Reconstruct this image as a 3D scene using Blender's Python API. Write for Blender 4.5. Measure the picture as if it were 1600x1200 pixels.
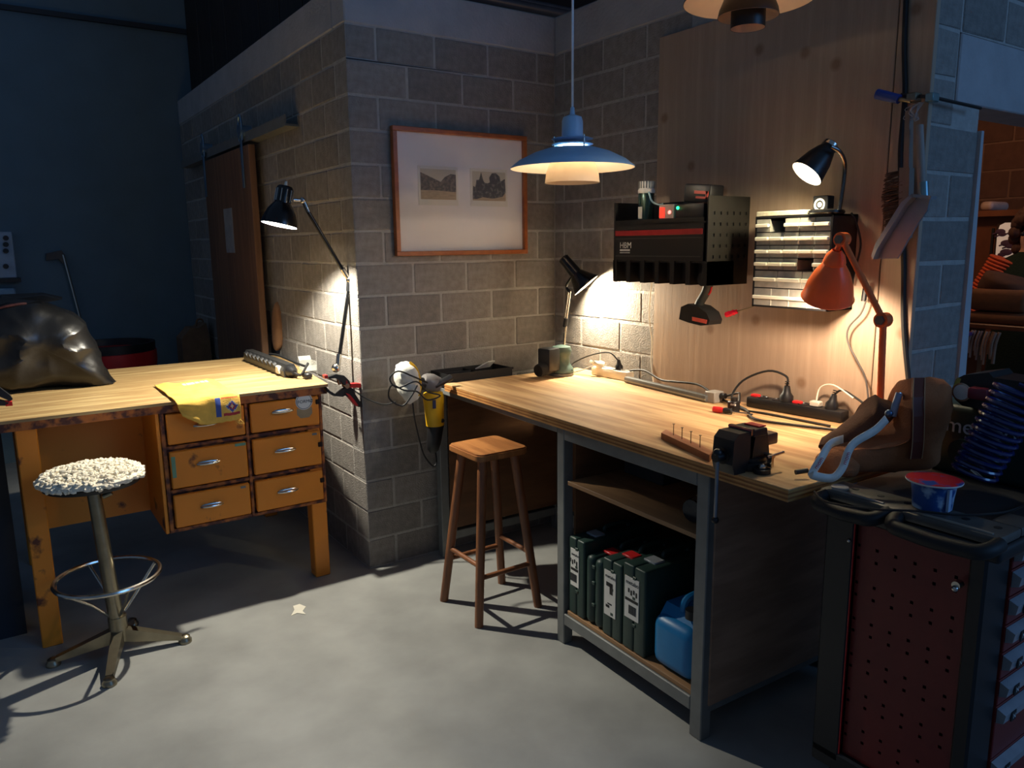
import bpy, bmesh, math, random
from mathutils import Vector, Matrix, noise
random.seed(7)
for o in list(bpy.data.objects): bpy.data.objects.remove(o, do_unlink=True)
S = bpy.context.scene
COL = S.collection
V = Vector
# ------------------------------------------------------------ camera (fitted to the block courses)
F = 1194.07
CAM = V((-1.4257, -3.3574, 1.5797))
RW = Matrix((((0.8247149,-0.5654316,-0.0115093),(-0.1106614,-0.1413819,-0.9837506),(0.5546165,0.8125874,-0.1791712))))
cd = bpy.data.cameras.new('camera'); cam = bpy.data.objects.new('camera', cd); COL.objects.link(cam)
cd.sensor_width = 36; cd.lens = F / 1600 * 36; cd.clip_start = .02; cd.clip_end = 60
right, down, fwd = V(RW[0]), V(RW[1]), V(RW[2])
m = Matrix((right, -down, -fwd)).transposed().to_4x4(); m.translation = CAM
cam.matrix_world = m
S.camera = cam
def pt(px, py, ax, val):
    """point of the plane (axis ax = val) behind a photo position"""
    r = right * ((px - 800) / F) + down * ((py - 600) / F) + fwd
    return CAM + r * ((val - CAM[ax]) / r[ax])
# ------------------------------------------------------------ light
S.view_settings.view_transform = 'Standard'; S.view_settings.look = 'None'
S.view_settings.exposure = 0.28; S.view_settings.gamma = 1.0; S.view_settings.use_curve_mapping = False
w = bpy.data.worlds.new('world'); S.world = w; w.use_nodes = True
w.node_tree.nodes['Background'].inputs[0].default_value = (.38, .60, 1, 1)
w.node_tree.nodes['Background'].inputs[1].default_value = .10
def area(name, loc, target, size, power, col):
    l = bpy.data.lights.new(name, 'AREA'); l.shape = 'RECTANGLE'; l.size, l.size_y = size; l.energy = power; l.color = col
    o = bpy.data.objects.new(name, l); COL.objects.link(o); o.location = loc
    o.rotation_euler = (V(target) - V(loc)).to_track_quat('-Z', 'Y').to_euler(); return o
# dusk daylight through the tall hall window behind the camera
area('hall_window_light', (2.6, -8.5, 3.6), (.8, -1, 1.2), (3, 2.4), 76, (.17, .45, 1))
def lamp_light(name, loc, power, col, radius=.02, target=None, cone=120, blend=1):
    l = bpy.data.lights.new(name, 'SPOT' if target is not None else 'POINT')
    l.energy = power; l.color = col; l.shadow_soft_size = radius
    o = bpy.data.objects.new(name, l); COL.objects.link(o); o.location = loc
    if target is not None:
        l.spot_size = math.radians(cone); l.spot_blend = blend
        o.rotation_euler = (V(target) - V(loc)).to_track_quat('-Z', 'Y').to_euler()
    return o
# ------------------------------------------------------------ materials
def c(r, g, b):
    f = lambda v: (v / 255 / 12.92) if v <= 10 else ((v / 255 + .055) / 1.055) ** 2.4
    return (f(r), f(g), f(b), 1)
MATS = {}
def mat(name, col, rough=.6, metal=0, var=.12, scale=18, bump=0, bscale=60, col2=None, thr=.5, soft=.1, stretch=(1, 1, 1),
        rnd=0, emit=0, alpha=1, trans=0, spec=.5, detail=4, coat=0):
    """procedural: base colour broken up by noise; col2 shows in noise patches above thr; rnd = per-object value change"""
    if name in MATS: return MATS[name]
    M = bpy.data.materials.new(name); M.use_nodes = True; N = M.node_tree.nodes; K = M.node_tree.links
    B = N['Principled BSDF']
    tc = N.new('ShaderNodeTexCoord'); mp = N.new('ShaderNodeMapping'); mp.inputs['Scale'].default_value = stretch
    K.new(tc.outputs['Object'], mp.inputs[0])
    nz = N.new('ShaderNodeTexNoise'); nz.inputs['Scale'].default_value = scale; nz.inputs['Detail'].default_value = detail
    K.new(mp.outputs[0], nz.inputs['Vector'])
    rp = N.new('ShaderNodeValToRGB'); e = rp.color_ramp.elements
    lo = tuple(v * (1 - var) for v in col[:3]) + (1,); hi = tuple(min(1, v * (1 + var)) for v in col[:3]) + (1,)
    if col2 is None:
        e[0].position, e[1].position = .3, .7; e[0].color, e[1].color = lo, hi
    else:
        e[0].position, e[1].position = thr - soft, thr + soft; e[0].color, e[1].color = col, col2
    K.new(nz.outputs['Fac'], rp.inputs[0])
    out = rp.outputs[0]
    if rnd:
        oi = N.new('ShaderNodeObjectInfo'); mr = N.new('ShaderNodeMapRange'); mr.inputs[3].default_value = 1 - rnd; mr.inputs[4].default_value = 1 + rnd
        K.new(oi.outputs['Random'], mr.inputs[0])
        hs = N.new('ShaderNodeHueSaturation'); K.new(mr.outputs[0], hs.inputs['Value']); K.new(out, hs.inputs['Color']); out = hs.outputs[0]
    K.new(out, B.inputs['Base Color'])
    B.inputs['Roughness'].default_value = rough; B.inputs['Metallic'].default_value = metal
    B.inputs['Specular IOR Level'].default_value = spec; B.inputs['Coat Weight'].default_value = coat
    if trans: B.inputs['Transmission Weight'].default_value = trans
    if alpha < 1: B.inputs['Alpha'].default_value = alpha
    if emit:
        B.inputs['Emission Color'].default_value = col; B.inputs['Emission Strength'].default_value = emit
    if bump:
        n2 = N.new('ShaderNodeTexNoise'); n2.inputs['Scale'].default_value = bscale; n2.inputs['Detail'].default_value = 5
        K.new(mp.outputs[0], n2.inputs['Vector'])
        bp = N.new('ShaderNodeBump'); bp.inputs['Strength'].default_value = bump; bp.inputs['Distance'].default_value = .01
        K.new(n2.outputs['Fac'], bp.inputs['Height']); K.new(bp.outputs[0], B.inputs['Normal'])
    MATS[name] = M; return M
def wood(name, col, dark, stretch, scale=6, rough=.5, amount=.55, rings=3.0, knots=False):
    """grain: noise stretched along one axis, bent into bands by a second noise"""
    M = bpy.data.materials.new(name); M.use_nodes = True; N = M.node_tree.nodes; K = M.node_tree.links
    B = N['Principled BSDF']; B.inputs['Roughness'].default_value = rough
    tc = N.new('ShaderNodeTexCoord'); mp = N.new('ShaderNodeMapping'); mp.inputs['Scale'].default_value = stretch
    K.new(tc.outputs['Object'], mp.inputs[0])
    n1 = N.new('ShaderNodeTexNoise'); n1.inputs['Scale'].default_value = scale; n1.inputs['Detail'].default_value = 2
    K.new(mp.outputs[0], n1.inputs['Vector'])
    mu = N.new('ShaderNodeMath'); mu.operation = 'MULTIPLY'; mu.inputs[1].default_value = rings * 6
    K.new(n1.outputs['Fac'], mu.inputs[0])
    si = N.new('ShaderNodeMath'); si.operation = 'SINE'; K.new(mu.outputs[0], si.inputs[0])
    n2 = N.new('ShaderNodeTexNoise'); n2.inputs['Scale'].default_value = scale * 9; n2.inputs['Detail'].default_value = 4
    K.new(mp.outputs[0], n2.inputs['Vector'])
    mr = N.new('ShaderNodeMapRange'); mr.inputs[1].default_value = -1; mr.inputs[2].default_value = 1
    K.new(si.outputs[0], mr.inputs[0])
    ad = N.new('ShaderNodeMath'); ad.operation = 'MULTIPLY_ADD'; ad.inputs[1].default_value = .55
    K.new(mr.outputs[0], ad.inputs[0])
    m3 = N.new('ShaderNodeMath'); m3.operation = 'MULTIPLY'; m3.inputs[1].default_value = .6
    K.new(n2.outputs['Fac'], m3.inputs[0]); K.new(m3.outputs[0], ad.inputs[2])
    rp = N.new('ShaderNodeValToRGB'); e = rp.color_ramp.elements
    e[0].position, e[1].position = .15, .95
    e[0].color = col; e[1].color = tuple(a * (1 - amount) + b * amount for a, b in zip(col, dark))
    K.new(ad.outputs[0], rp.inputs[0]); out = rp.outputs[0]
    if knots:
        vo = N.new('ShaderNodeTexVoronoi'); vo.voronoi_dimensions = '2D'; vo.inputs['Scale'].default_value = 2.7
        sx = N.new('ShaderNodeSeparateXYZ'); cx = N.new('ShaderNodeCombineXYZ'); K.new(tc.outputs['Object'], sx.inputs[0]); K.new(sx.outputs[1], cx.inputs[0]); K.new(sx.outputs[2], cx.inputs[1]); K.new(cx.outputs[0], vo.inputs['Vector'])
        kr = N.new('ShaderNodeValToRGB'); ke = kr.color_ramp.elements; ke[0].position, ke[1].position = .03, .075
        ke[0].color = (.66, .56, .48, 1); ke[1].color = (1, 1, 1, 1); K.new(vo.outputs['Distance'], kr.inputs[0])
        mx = N.new('ShaderNodeMix'); mx.data_type = 'RGBA'; mx.blend_type = 'MULTIPLY'; mx.inputs[0].default_value = 1
        K.new(out, mx.inputs[6]); K.new(kr.outputs[0], mx.inputs[7]); out = mx.outputs[2]
    K.new(out, B.inputs['Base Color'])
    bp = N.new('ShaderNodeBump'); bp.inputs['Strength'].default_value = .25; bp.inputs['Distance'].default_value = .004
    K.new(ad.outputs[0], bp.inputs['Height']); K.new(bp.outputs[0], B.inputs['Normal'])
    MATS[name] = M; return M
BLOCK = mat('concrete_block', c(138, 132, 125), .95, var=.16, scale=30, bump=.5, bscale=130, rnd=.14)
MORTAR = mat('mortar', c(172, 167, 160), .95, var=.1, scale=25, bump=.6, bscale=90)
BEAM = mat('cast_concrete', c(168, 166, 166), .9, var=.1, scale=8, bump=.3, bscale=60)
FLOOR = mat('concrete_floor', c(150, 150, 146), .55, var=.2, scale=3.2, bump=.12, bscale=14, detail=9)
FARW = mat('far_wall_plaster', c(94, 116, 128), .9, var=.06, scale=5, bump=.1)
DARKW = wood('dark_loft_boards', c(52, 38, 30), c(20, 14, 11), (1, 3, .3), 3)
PLYV = wood('plywood_wall', c(190, 166, 142), c(120, 92, 72), (12, 12, .42), 3.0, .65, .42, .8, knots=True)
PLYTOP = wood('bench_plywood', c(226, 188, 134), c(166, 116, 68), (6, .45, 4), 3.0, .72, .85, 2.2)
PLYDESK = wood('desk_plywood', c(206, 178, 124), c(136, 98, 56), (.55, 4.5, 4), 2.6, .5, .75, 2.6)
PLYEDGE = mat('plywood_edge', c(150, 96, 48), .6, var=.5, scale=1.5, stretch=(1, 1, 160), detail=1)
PLYDARK = wood('brown_plywood', c(120, 82, 52), c(74, 48, 30), (.6, 4, 4), 2.5, .6, .6)
STOOLW = wood('stool_wood', c(190, 128, 74), c(120, 70, 38), (9, 1.2, 1.2), 3, .38, .7, 2)
LEGW = wood('stool_leg_wood', c(144, 92, 58), c(88, 52, 32), (8, 8, .8), 3, .4, .7, 2)
DOORW = wood('sliding_door_wood', c(130, 95, 68), c(88, 60, 42), (5, 5, .4), 2.5, .6, .6)
SHELFW = wood('shelf_wood', c(160, 122, 84), c(110, 78, 50), (5, .6, 5), 3, .6, .5)
ORANGE = mat('orange_paint', c(224, 134, 34), .45, col2=c(96, 44, 22), thr=.675, soft=.03, scale=9, stretch=(1, 1, 1), detail=8, bump=.05)
CHIP = mat('chipped_orange_paint', c(170, 96, 34), .55, col2=c(74, 32, 20), thr=.5, soft=.08, scale=26, detail=8, bump=.2)
STEEL = mat('grey_frame_paint', c(118, 120, 118), .5, var=.1, metal=.2)
CHROME = mat('chrome', c(205, 200, 190), .22, 1, var=.05)
DULL = mat('dull_nickel', c(150, 142, 122), .34, 1, var=.15)
BLACKM = mat('black_gloss_paint', c(16, 16, 17), .25, var=.1)
BLACKP = mat('black_plastic', c(24, 24, 26), .45, var=.15)
BLACKS = mat('black_powder_coat', c(14, 14, 15), .55, var=.1, bump=.05, bscale=300)
RUBBER = mat('black_rubber', c(18, 18, 19), .6, var=.1)
WHITEIN = mat('white_reflector', c(238, 232, 220), .5, var=.03)
GREYP = mat('grey_plastic', c(160, 156, 150), .5, var=.06)
WHITEP = mat('white_plastic', c(222, 216, 200), .45, var=.05)
RED = mat('red_plastic', c(200, 34, 36), .4, var=.1)
REDP = mat('red_paint', c(112, 28, 24), .45, var=.08)
BULB = mat('lamp_glow', (1, .86, .58, 1), .5, emit=14)
DARKGREEN = mat('dark_green_plastic', c(34, 58, 52), .45, var=.12)
LABELW = mat('white_label', c(214, 212, 206), .6, var=.05)
INK = mat('black_ink', c(26, 26, 28), .6)
WHITEINK = mat('white_ink', c(215, 220, 220), .6)
# ------------------------------------------------------------ mesh helpers
WM = {}
def frame(z):
    z = V(z).normalized(); x = V((0, 0, 1)).cross(z)
    if x.length < 1e-4: x = V((1, 0, 0))
    x.normalize(); y = z.cross(x)
    return Matrix((x, y, z)).transposed()
class MB:
    def __init__(s, T=None): s.b = bmesh.new(); s.T = T
    def face(s, pts):
        return s.b.faces.new([s.b.verts.new(p) for p in pts])
    def box(s, x0, x1, y0, y1, z0, z1, bev=0, R=None, seg=1):
        r = bmesh.ops.create_cube(s.b, size=1)['verts']
        ce = V(((x0 + x1) / 2, (y0 + y1) / 2, (z0 + z1) / 2)); sc = V((abs(x1 - x0), abs(y1 - y0), abs(z1 - z0)))
        for v in r:
            v.co = V((v.co.x * sc.x, v.co.y * sc.y, v.co.z * sc.z))
        if bev:
            es = {e for v in r for e in v.link_edges}
            q = bmesh.ops.bevel(s.b, geom=list(es), offset=bev, segments=seg, profile=.5, affect='EDGES')
            r = list({v for f in q['faces'] for v in f.verts} | {v for v in r if v.is_valid})
        for v in r:
            v.co = (R @ v.co if R else v.co) + ce
        return s
    def cyl(s, p0, p1, r0, r1=None, n=14, caps=True):
        p0, p1 = V(p0), V(p1); r1 = r0 if r1 is None else r1; M = frame(p1 - p0)
        a = [s.b.verts.new(p0 + M @ V((r0 * math.cos(t), r0 * math.sin(t), 0))) for t in [2 * math.pi * i / n for i in range(n)]]
        b = [s.b.verts.new(p1 + M @ V((r1 * math.cos(t), r1 * math.sin(t), 0))) for t in [2 * math.pi * i / n for i in range(n)]]
        for i in range(n): s.b.faces.new((a[i], a[(i + 1) % n], b[(i + 1) % n], b[i]))
        if caps: s.b.faces.new(a[::-1]); s.b.faces.new(b)
        return s
    def tube(s, pts, r, n=8, closed=False, smooth=True):
        P = [V(p) for p in pts]
        if smooth and len(P) > 2 and not closed:
            Q = []
            for i in range(len(P) - 1):
                p0, p1, p2, p3 = P[max(i - 1, 0)], P[i], P[i + 1], P[min(i + 2, len(P) - 1)]
                for k in range(5):
                    t = k / 5
                    Q.append(.5 * (2 * p1 + (p2 - p0) * t + (2 * p0 - 5 * p1 + 4 * p2 - p3) * t * t + (3 * p1 - p0 - 3 * p2 + p3) * t ** 3))
            P = Q + [P[-1]]
        rings = []; L = len(P); prev = None
        for i, p in enumerate(P):
            d = (P[(i + 1) % L] - P[i - 1]) if closed else (P[min(i + 1, L - 1)] - P[max(i - 1, 0)])
            d.normalize()
            if prev is None: x = frame(d).col[0]
            else:
                x = prev - d * prev.dot(d)
                if x.length < 1e-5: x = frame(d).col[0]
                x.normalize()
            prev = x; y = d.cross(x); rr = r(i / (L - 1)) if callable(r) else r
            rings.append([s.b.verts.new(p + (x * math.cos(2 * math.pi * k / n) + y * math.sin(2 * math.pi * k / n)) * rr) for k in range(n)])
        for i in range(L if closed else L - 1):
            a, b = rings[i], rings[(i + 1) % L]
            for k in range(n): s.b.faces.new((a[k], a[(k + 1) % n], b[(k + 1) % n], b[k]))
        if not closed: s.b.faces.new(rings[0][::-1]); s.b.faces.new(rings[-1])
        return s
    def lathe(s, o, axis, prof, n=28, close=True):
        """prof: (radius, height along axis) from one end to the other"""
        o = V(o); M = frame(axis); rings = []
        for r, h in prof:
            rings.append([s.b.verts.new(o + M @ V((r * math.cos(2 * math.pi * k / n), r * math.sin(2 * math.pi * k / n), h))) for k in range(n)])
        for a, b in zip(rings, rings[1:]):
            for k in range(n): s.b.faces.new((a[k], a[(k + 1) % n], b[(k + 1) % n], b[k]))
        if close:
            s.b.faces.new(rings[0][::-1]); s.b.faces.new(rings[-1])
        return s
    def ball(s, p, r, sc=(1, 1, 1), u=12, v=8, R=None):
        q = bmesh.ops.create_uvsphere(s.b, u_segments=u, v_segments=v, radius=r)['verts']
        for a in q:
            a.co = V((a.co.x * sc[0], a.co.y * sc[1], a.co.z * sc[2]))
            if R: a.co = R @ a.co
            a.co += V(p)
        return s
    def prism(s, poly, d):
        """3-D polygon extruded by vector d"""
        a = [s.b.verts.new(V(p)) for p in poly]; b = [s.b.verts.new(V(p) + V(d)) for p in poly]; n = len(a)
        s.b.faces.new(a[::-1]); s.b.faces.new(b)
        for i in range(n): s.b.faces.new((a[i], a[(i + 1) % n], b[(i + 1) % n], b[i]))
        return s
    def pillow(s, poly, d, rings=7, per=7, noise_amt=0, nscale=8, ctr=None, flat=2.2):
        """an outline with real depth: closed body swelling by d to both sides of the outline's plane"""
        P = [V(p) for p in poly]; Q = []
        for i in range(len(P)):
            a, b, e, f = P[i - 1], P[i], P[(i + 1) % len(P)], P[(i + 2) % len(P)]
            for k in range(per):
                t = k / per
                Q.append(.5 * (2 * b + (e - a) * t + (2 * a - 5 * b + 4 * e - f) * t * t + (3 * b - a - 3 * e + f) * t ** 3))
        n = len(Q); ce = V(ctr) if ctr else sum(Q, V()) / n; d = V(d)
        def layer(sg):
            R = []
            for k in range(1, rings):
                q = 1 - k / rings; h = (1 - q ** flat) ** (1 / flat)
                R.append([s.b.verts.new(ce + (p - ce) * q + d * (h * sg)) for p in Q])
            return R, s.b.verts.new(ce + d * sg)
        rim = [s.b.verts.new(p) for p in Q]
        for sg in (1, -1):
            R, tip = layer(sg); R = [rim] + R
            for a, b in zip(R, R[1:]):
                for k in range(n):
                    s.b.faces.new((a[k], a[(k + 1) % n], b[(k + 1) % n], b[k]) if sg > 0 else (b[k], b[(k + 1) % n], a[(k + 1) % n], a[k]))
            for k in range(n): s.b.faces.new((R[-1][k], R[-1][(k + 1) % n], tip) if sg > 0 else (tip, R[-1][(k + 1) % n], R[-1][k]))
        if noise_amt: s.rough(noise_amt, nscale)
        return s
    def rough(s, amt, sc):
        s.b.normal_update()
        for v in s.b.verts:
            v.co += v.normal * amt * (noise.noise(v.co * sc) + .6 * abs(noise.noise(v.co * sc * 2.3)))
        return s
    def plate(s, us, vs, holes, fn, d):
        """sheet with rectangular holes: breaks us x vs, fn(u, v) -> point, thickness vector d"""
        g = {}
        def vert(i, j, k):
            if (i, j, k) not in g: g[i, j, k] = s.b.verts.new(V(fn(us[i], vs[j])) + (V(d) if k else V()))
            return g[i, j, k]
        ok = lambda i, j: 0 <= i < len(us) - 1 and 0 <= j < len(vs) - 1 and (i, j) not in holes
        for i in range(len(us) - 1):
            for j in range(len(vs) - 1):
                if not ok(i, j): continue
                s.b.faces.new([vert(i, j, 0), vert(i + 1, j, 0), vert(i + 1, j + 1, 0), vert(i, j + 1, 0)])
                s.b.faces.new([vert(i, j, 1), vert(i, j + 1, 1), vert(i + 1, j + 1, 1), vert(i + 1, j, 1)])
                for (a, b, ni, nj) in (((i, j), (i + 1, j), i, j - 1), ((i + 1, j), (i + 1, j + 1), i + 1, j), ((i + 1, j + 1), (i, j + 1), i, j + 1), ((i, j + 1), (i, j), i - 1, j)):
                    if not ok(ni, nj): s.b.faces.new([vert(*a, 0), vert(*a, 1), vert(*b, 1), vert(*b, 0)])
        return s
    def build(s, name, m, parent=None, smooth=True, base=None, ang=38):
        if s.T is not None: s.b.transform(s.T)
        bmesh.ops.recalc_face_normals(s.b, faces=s.b.faces)
        if parent is not None: W = WM[parent.name]
        else:
            if base is None:
                xs = [v.co for v in s.b.verts]
                base = ((min(v.x for v in xs) + max(v.x for v in xs)) / 2, (min(v.y for v in xs) + max(v.y for v in xs)) / 2, min(v.z for v in xs))
            W = Matrix.Translation(V(base))
        s.b.transform(W.inverted())
        me = bpy.data.meshes.new(name)
        if smooth:
            for f in s.b.faces: f.smooth = True
            for e in s.b.edges:
                if len(e.link_faces) == 2 and e.calc_face_angle(0) > math.radians(ang): e.smooth = False
        s.b.to_mesh(me); s.b.free()
        me.materials.append(m)
        o = bpy.data.objects.new(name, me); COL.objects.link(o); o.parent = parent
        if parent is None: o.matrix_world = W
        WM[o.name] = W
        return o
def tag(o, label=None, cat=None, group=None, kind=None):
    if label: o['label'] = label
    if cat: o['category'] = cat
    if group: o['group'] = group
    if kind: o['kind'] = kind
    return o
def thing(name, loc, label, cat, group=None):
    o = bpy.data.objects.new(name, None); COL.objects.link(o); o.location = V(loc); o.empty_display_size = .05
    WM[o.name] = Matrix.Translation(V(loc)); return tag(o, label, cat, group)
def struct(o): o['kind'] = 'structure'; return o
def text(name, body, m, parent, origin, ux, uy, size, depth=.001):
    """flat lettering: origin = left end of baseline, ux/uy = reading and up directions"""
    cu = bpy.data.curves.new(name, 'FONT'); cu.body = body; cu.size = size; cu.extrude = depth
    t = bpy.data.objects.new('tmp', cu); COL.objects.link(t)
    me = bpy.data.meshes.new_from_object(t.evaluated_get(bpy.context.evaluated_depsgraph_get()))
    bpy.data.objects.remove(t); bpy.data.curves.remove(cu)
    ux = V(ux).normalized(); uy = V(uy).normalized(); n = ux.cross(uy)
    M = Matrix((ux, uy, n)).transposed().to_4x4(); M.translation = V(origin)
    me.transform(WM[parent.name].inverted() @ M); me.materials.clear(); me.materials.append(m); me.name = name
    o = bpy.data.objects.new(name, me); COL.objects.link(o); o.parent = parent; WM[o.name] = WM[parent.name]; return o
def cable(name, pts, r, m, label, group=None, cat='cable'):
    group = group or {'bench_lead': 'leads along the back of the bench', 'lamp_cable': 'lamp cables'}.get(name)
    return tag(MB().tube(pts, r, 7).build(name, m), label, cat, group)
X, Y, Z = 0, 1, 2
# ============================================================ the room
L = 1.159; DY = -1.99; FY = 3.4; BT = 2.55; TT = 2.735
struct(MB().box(-6, 4.4, -9, 4.2, -.1, 0).build('floor', FLOOR, smooth=False, base=(0, 0, 0)))
proto = {}
def block(parent, x0, x1, y0, y1, z0, z1, m=BLOCK):
    k = (round(x1 - x0, 3), round(y1 - y0, 3), round(z1 - z0, 3), m.name)
    k = k + (random.randrange(5),)
    if k not in proto:
        b = MB().box(0, k[0], 0, k[1], 0, k[2], bev=.004); [setattr(v, 'co', v.co + V((0, 0, random.uniform(-1, 1) * .003))) for v in b.b.verts]
        me = bpy.data.meshes.new('block'); b.b.to_mesh(me); b.b.free(); me.materials.append(m); proto[k] = me
    o = bpy.data.objects.new('block', proto[k]); COL.objects.link(o); o.parent = parent
    j = random.uniform(-.0012, .0012)
    o.location = V((x0 + j, y0 + j, z0)) - WM[parent.name].translation; return o
def cuts(a, b, first):
    """block ends along a run from a to b: first length, then full blocks of .29 with 1 cm joints"""
    out = []; p = a; ln = first
    while p < b - .03:
        out.append((p, min(p + ln, b))); p += ln + .01; ln = .29
    return out
CZ = [(.15 * r + .005, .15 * r + .145) for r in range(17)]
wa = struct(MB().box(.0015, L + .15, .003, .15, 0, BT).build('wall_back', MORTAR, smooth=False))
wc = struct(MB().box(.003, .15, .15, FY, 0, BT).build('wall_left', MORTAR, smooth=False))
wb = struct(MB().box(L + .003, L + .15, DY + .004, .004, 0, BT).build('wall_right', MORTAR, smooth=False))
for r, (z0, z1) in enumerate(CZ):
    e = r % 2 == 0
    for i, (a, b) in enumerate(cuts(0, L, .14 if e else .29)):
        block(wa, a, b, 0, .29 if (i == 0 and e) else .14, z0, z1)
    for i, (a, b) in enumerate(cuts(0, FY, .29 if e else .14)):
        if i: block(wc, 0, .14, a, b, z0, z1)
    if r >= 5:
        for a, b in cuts(0, .95, .075 if e else .225):
            block(wb, L, L + .14, -b, -a, z0, z1)
MB().prism([(0, -.0012, 2.397), (.35, -.0012, 2.3995), (.66, -.0012, 2.401), (.66, -.0012, 2.4018), (.35, -.0012, 2.4025), (0, -.0012, 2.4015)], (0, .003, 0)).build('crack', INK, wa, smooth=False)
struct(MB().box(-.002, L + .14, -.003, .14, BT, TT, bev=.006).build('trim_1', BEAM, smooth=False))
struct(MB().box(-.003, .14, .14, FY, BT, TT, bev=.006).build('trim_2', BEAM, smooth=False))
struct(MB().box(L - .003, L + .14, DY, -.003, BT, TT, bev=.006).build('trim_3', BEAM, smooth=False))
# wall with the doorway
JX = 1.483
wd = struct(MB().box(L + .002, JX, DY + .003, DY + .15, 0, 2.03).build('wall_front', MORTAR, smooth=False))
wd2 = MB().box(L + .15, 4.2, DY + .003, DY + .15, 2.25, 3.2).build('wall_over_doorway', MORTAR, wd, smooth=False)
for r, (z0, z1) in enumerate(CZ):
    if r >= 15: row = cuts(L, 4.2, .15 if r % 2 else .29)
    elif r >= 13: row = [(L, 1.30)]
    else: row = [(L, JX)] if r % 2 == 0 else [(L, 1.315), (1.325, JX)]
    for a, b in row: block(wd, a, b, DY, DY + .14, z0, min(z1, 2.03) if r == 13 and False else z1)
for a, b in cuts(L, 4.2, .29):
    block(wd, a, b, DY, DY + .14, 2.555, 2.695); block(wd, a, b, DY, DY + .14, 2.705, 2.845)
struct(MB().box(1.31, 4.2, DY - .004, DY + .15, 2.03, 2.247, bev=.004).build('trim_4', BEAM, smooth=False))
q = [V((1.483, DY - .012, .0)), V((1.56, DY - .012, 0)), V((1.535, DY - .012, 1.1)), V((1.50, DY - .012, 1.95)), V((1.483, DY - .012, 1.95))]
struct(MB().prism(q, (0, .03, 0)).build('trim_5', mat('pale_jamb_board', c(176, 178, 180), .7, var=.05), smooth=False))
# far wall, loft, upper dark parts
struct(MB().box(-7, .4, FY, FY + .1, 0, 5).build('wall_far', FARW, smooth=False))
z = pt(150, 31, Y, FY).z
struct(MB().box(-7, .12, FY - .03, FY, z - .02, z + .015).build('trim_6', mat('dark_cable_duct', c(40, 42, 46)), smooth=False))
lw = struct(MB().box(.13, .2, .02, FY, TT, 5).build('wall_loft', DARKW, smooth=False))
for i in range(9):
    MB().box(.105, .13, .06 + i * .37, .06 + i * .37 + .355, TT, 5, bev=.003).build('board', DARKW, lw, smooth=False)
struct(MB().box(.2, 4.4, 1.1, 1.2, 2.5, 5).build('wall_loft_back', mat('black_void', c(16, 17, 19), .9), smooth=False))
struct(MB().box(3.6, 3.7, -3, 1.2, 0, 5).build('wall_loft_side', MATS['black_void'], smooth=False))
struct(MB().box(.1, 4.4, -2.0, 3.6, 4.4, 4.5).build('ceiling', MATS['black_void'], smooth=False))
for i, (yy, rr) in enumerate(((.55, .03), (.75, .02))):
    tag(MB().cyl((.25, yy, 2.95 + .1 * i), (3.4, yy, 2.95 + .1 * i), rr, n=12).build('loft_pipe', mat('loft_pipe_paint', c(62, 72, 84), .4)),
        ('thick' if i == 0 else 'thin') + ' blue grey pipe running through the dark loft above the blocks', 'pipe', 'loft pipes')
# plywood on the right wall
PX = 1.139
py = struct(MB().box(PX, L - .002, -1.868, -.781, .35, 2.468, bev=.002).build('panel_plywood', PLYV, smooth=False))
struct(MB().box(PX - .004, L - .002, -1.996, -1.874, .35, 2.75, bev=.002).build('panel_plywood_strip', PLYV, smooth=False))
# ============================================================ sliding door
t = thing('sliding_door', (-.06, 1.82, 0), 'brown wooden sliding door hanging on a rail on the block wall', 'door')
MB().box(-.085, -.045, 1.28, 2.37, .03, 2.17, bev=.004).build('door_leaf', DOORW, t, smooth=False)
for yy in (1.40, 2.33):
    MB().box(-.093, -.086, yy - .018, yy + .018, 1.93, 2.25, bev=.002).cyl((-.1, yy, 2.25), (-.03, yy, 2.25), .04, n=16).tube([(-.089, yy - .03, 2.2), (-.089, yy - .03, 2.3), (-.089, yy, 2.345), (-.089, yy + .03, 2.3), (-.089, yy + .03, 2.2)], .007).build('hanger', mat('zinc_hanger', c(120, 150, 175), .35, .8), t)
MB().box(-.088, -.0855, 1.72, 1.92, 1.55, 1.83).build('paper_sheet', mat('grey_paper', c(150, 150, 150), .8), t, smooth=False)
tag(MB().box(-.075, -.002, .64, 3.1, 2.19, 2.2).box(-.075, -.07, .64, 3.1, 2.2, 2.245).box(-.007, -.002, .64, 3.1, 2.2, 2.245).build('door_rail', STEEL, smooth=False),
    'grey steel U shaped rail above the sliding wooden door', 'rail')
tag(MB().pillow([pt(p, q, Y, 1.2) for p, q in ((428, 478), (441, 478), (443, 520), (438, 545), (427, 540))], (0, .06, 0)).build('hanging_bag', mat('tan_cloth', c(150, 110, 76), .9)),
    'small tan cloth bag hanging on the block wall behind the sliding door', 'bag')
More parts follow.
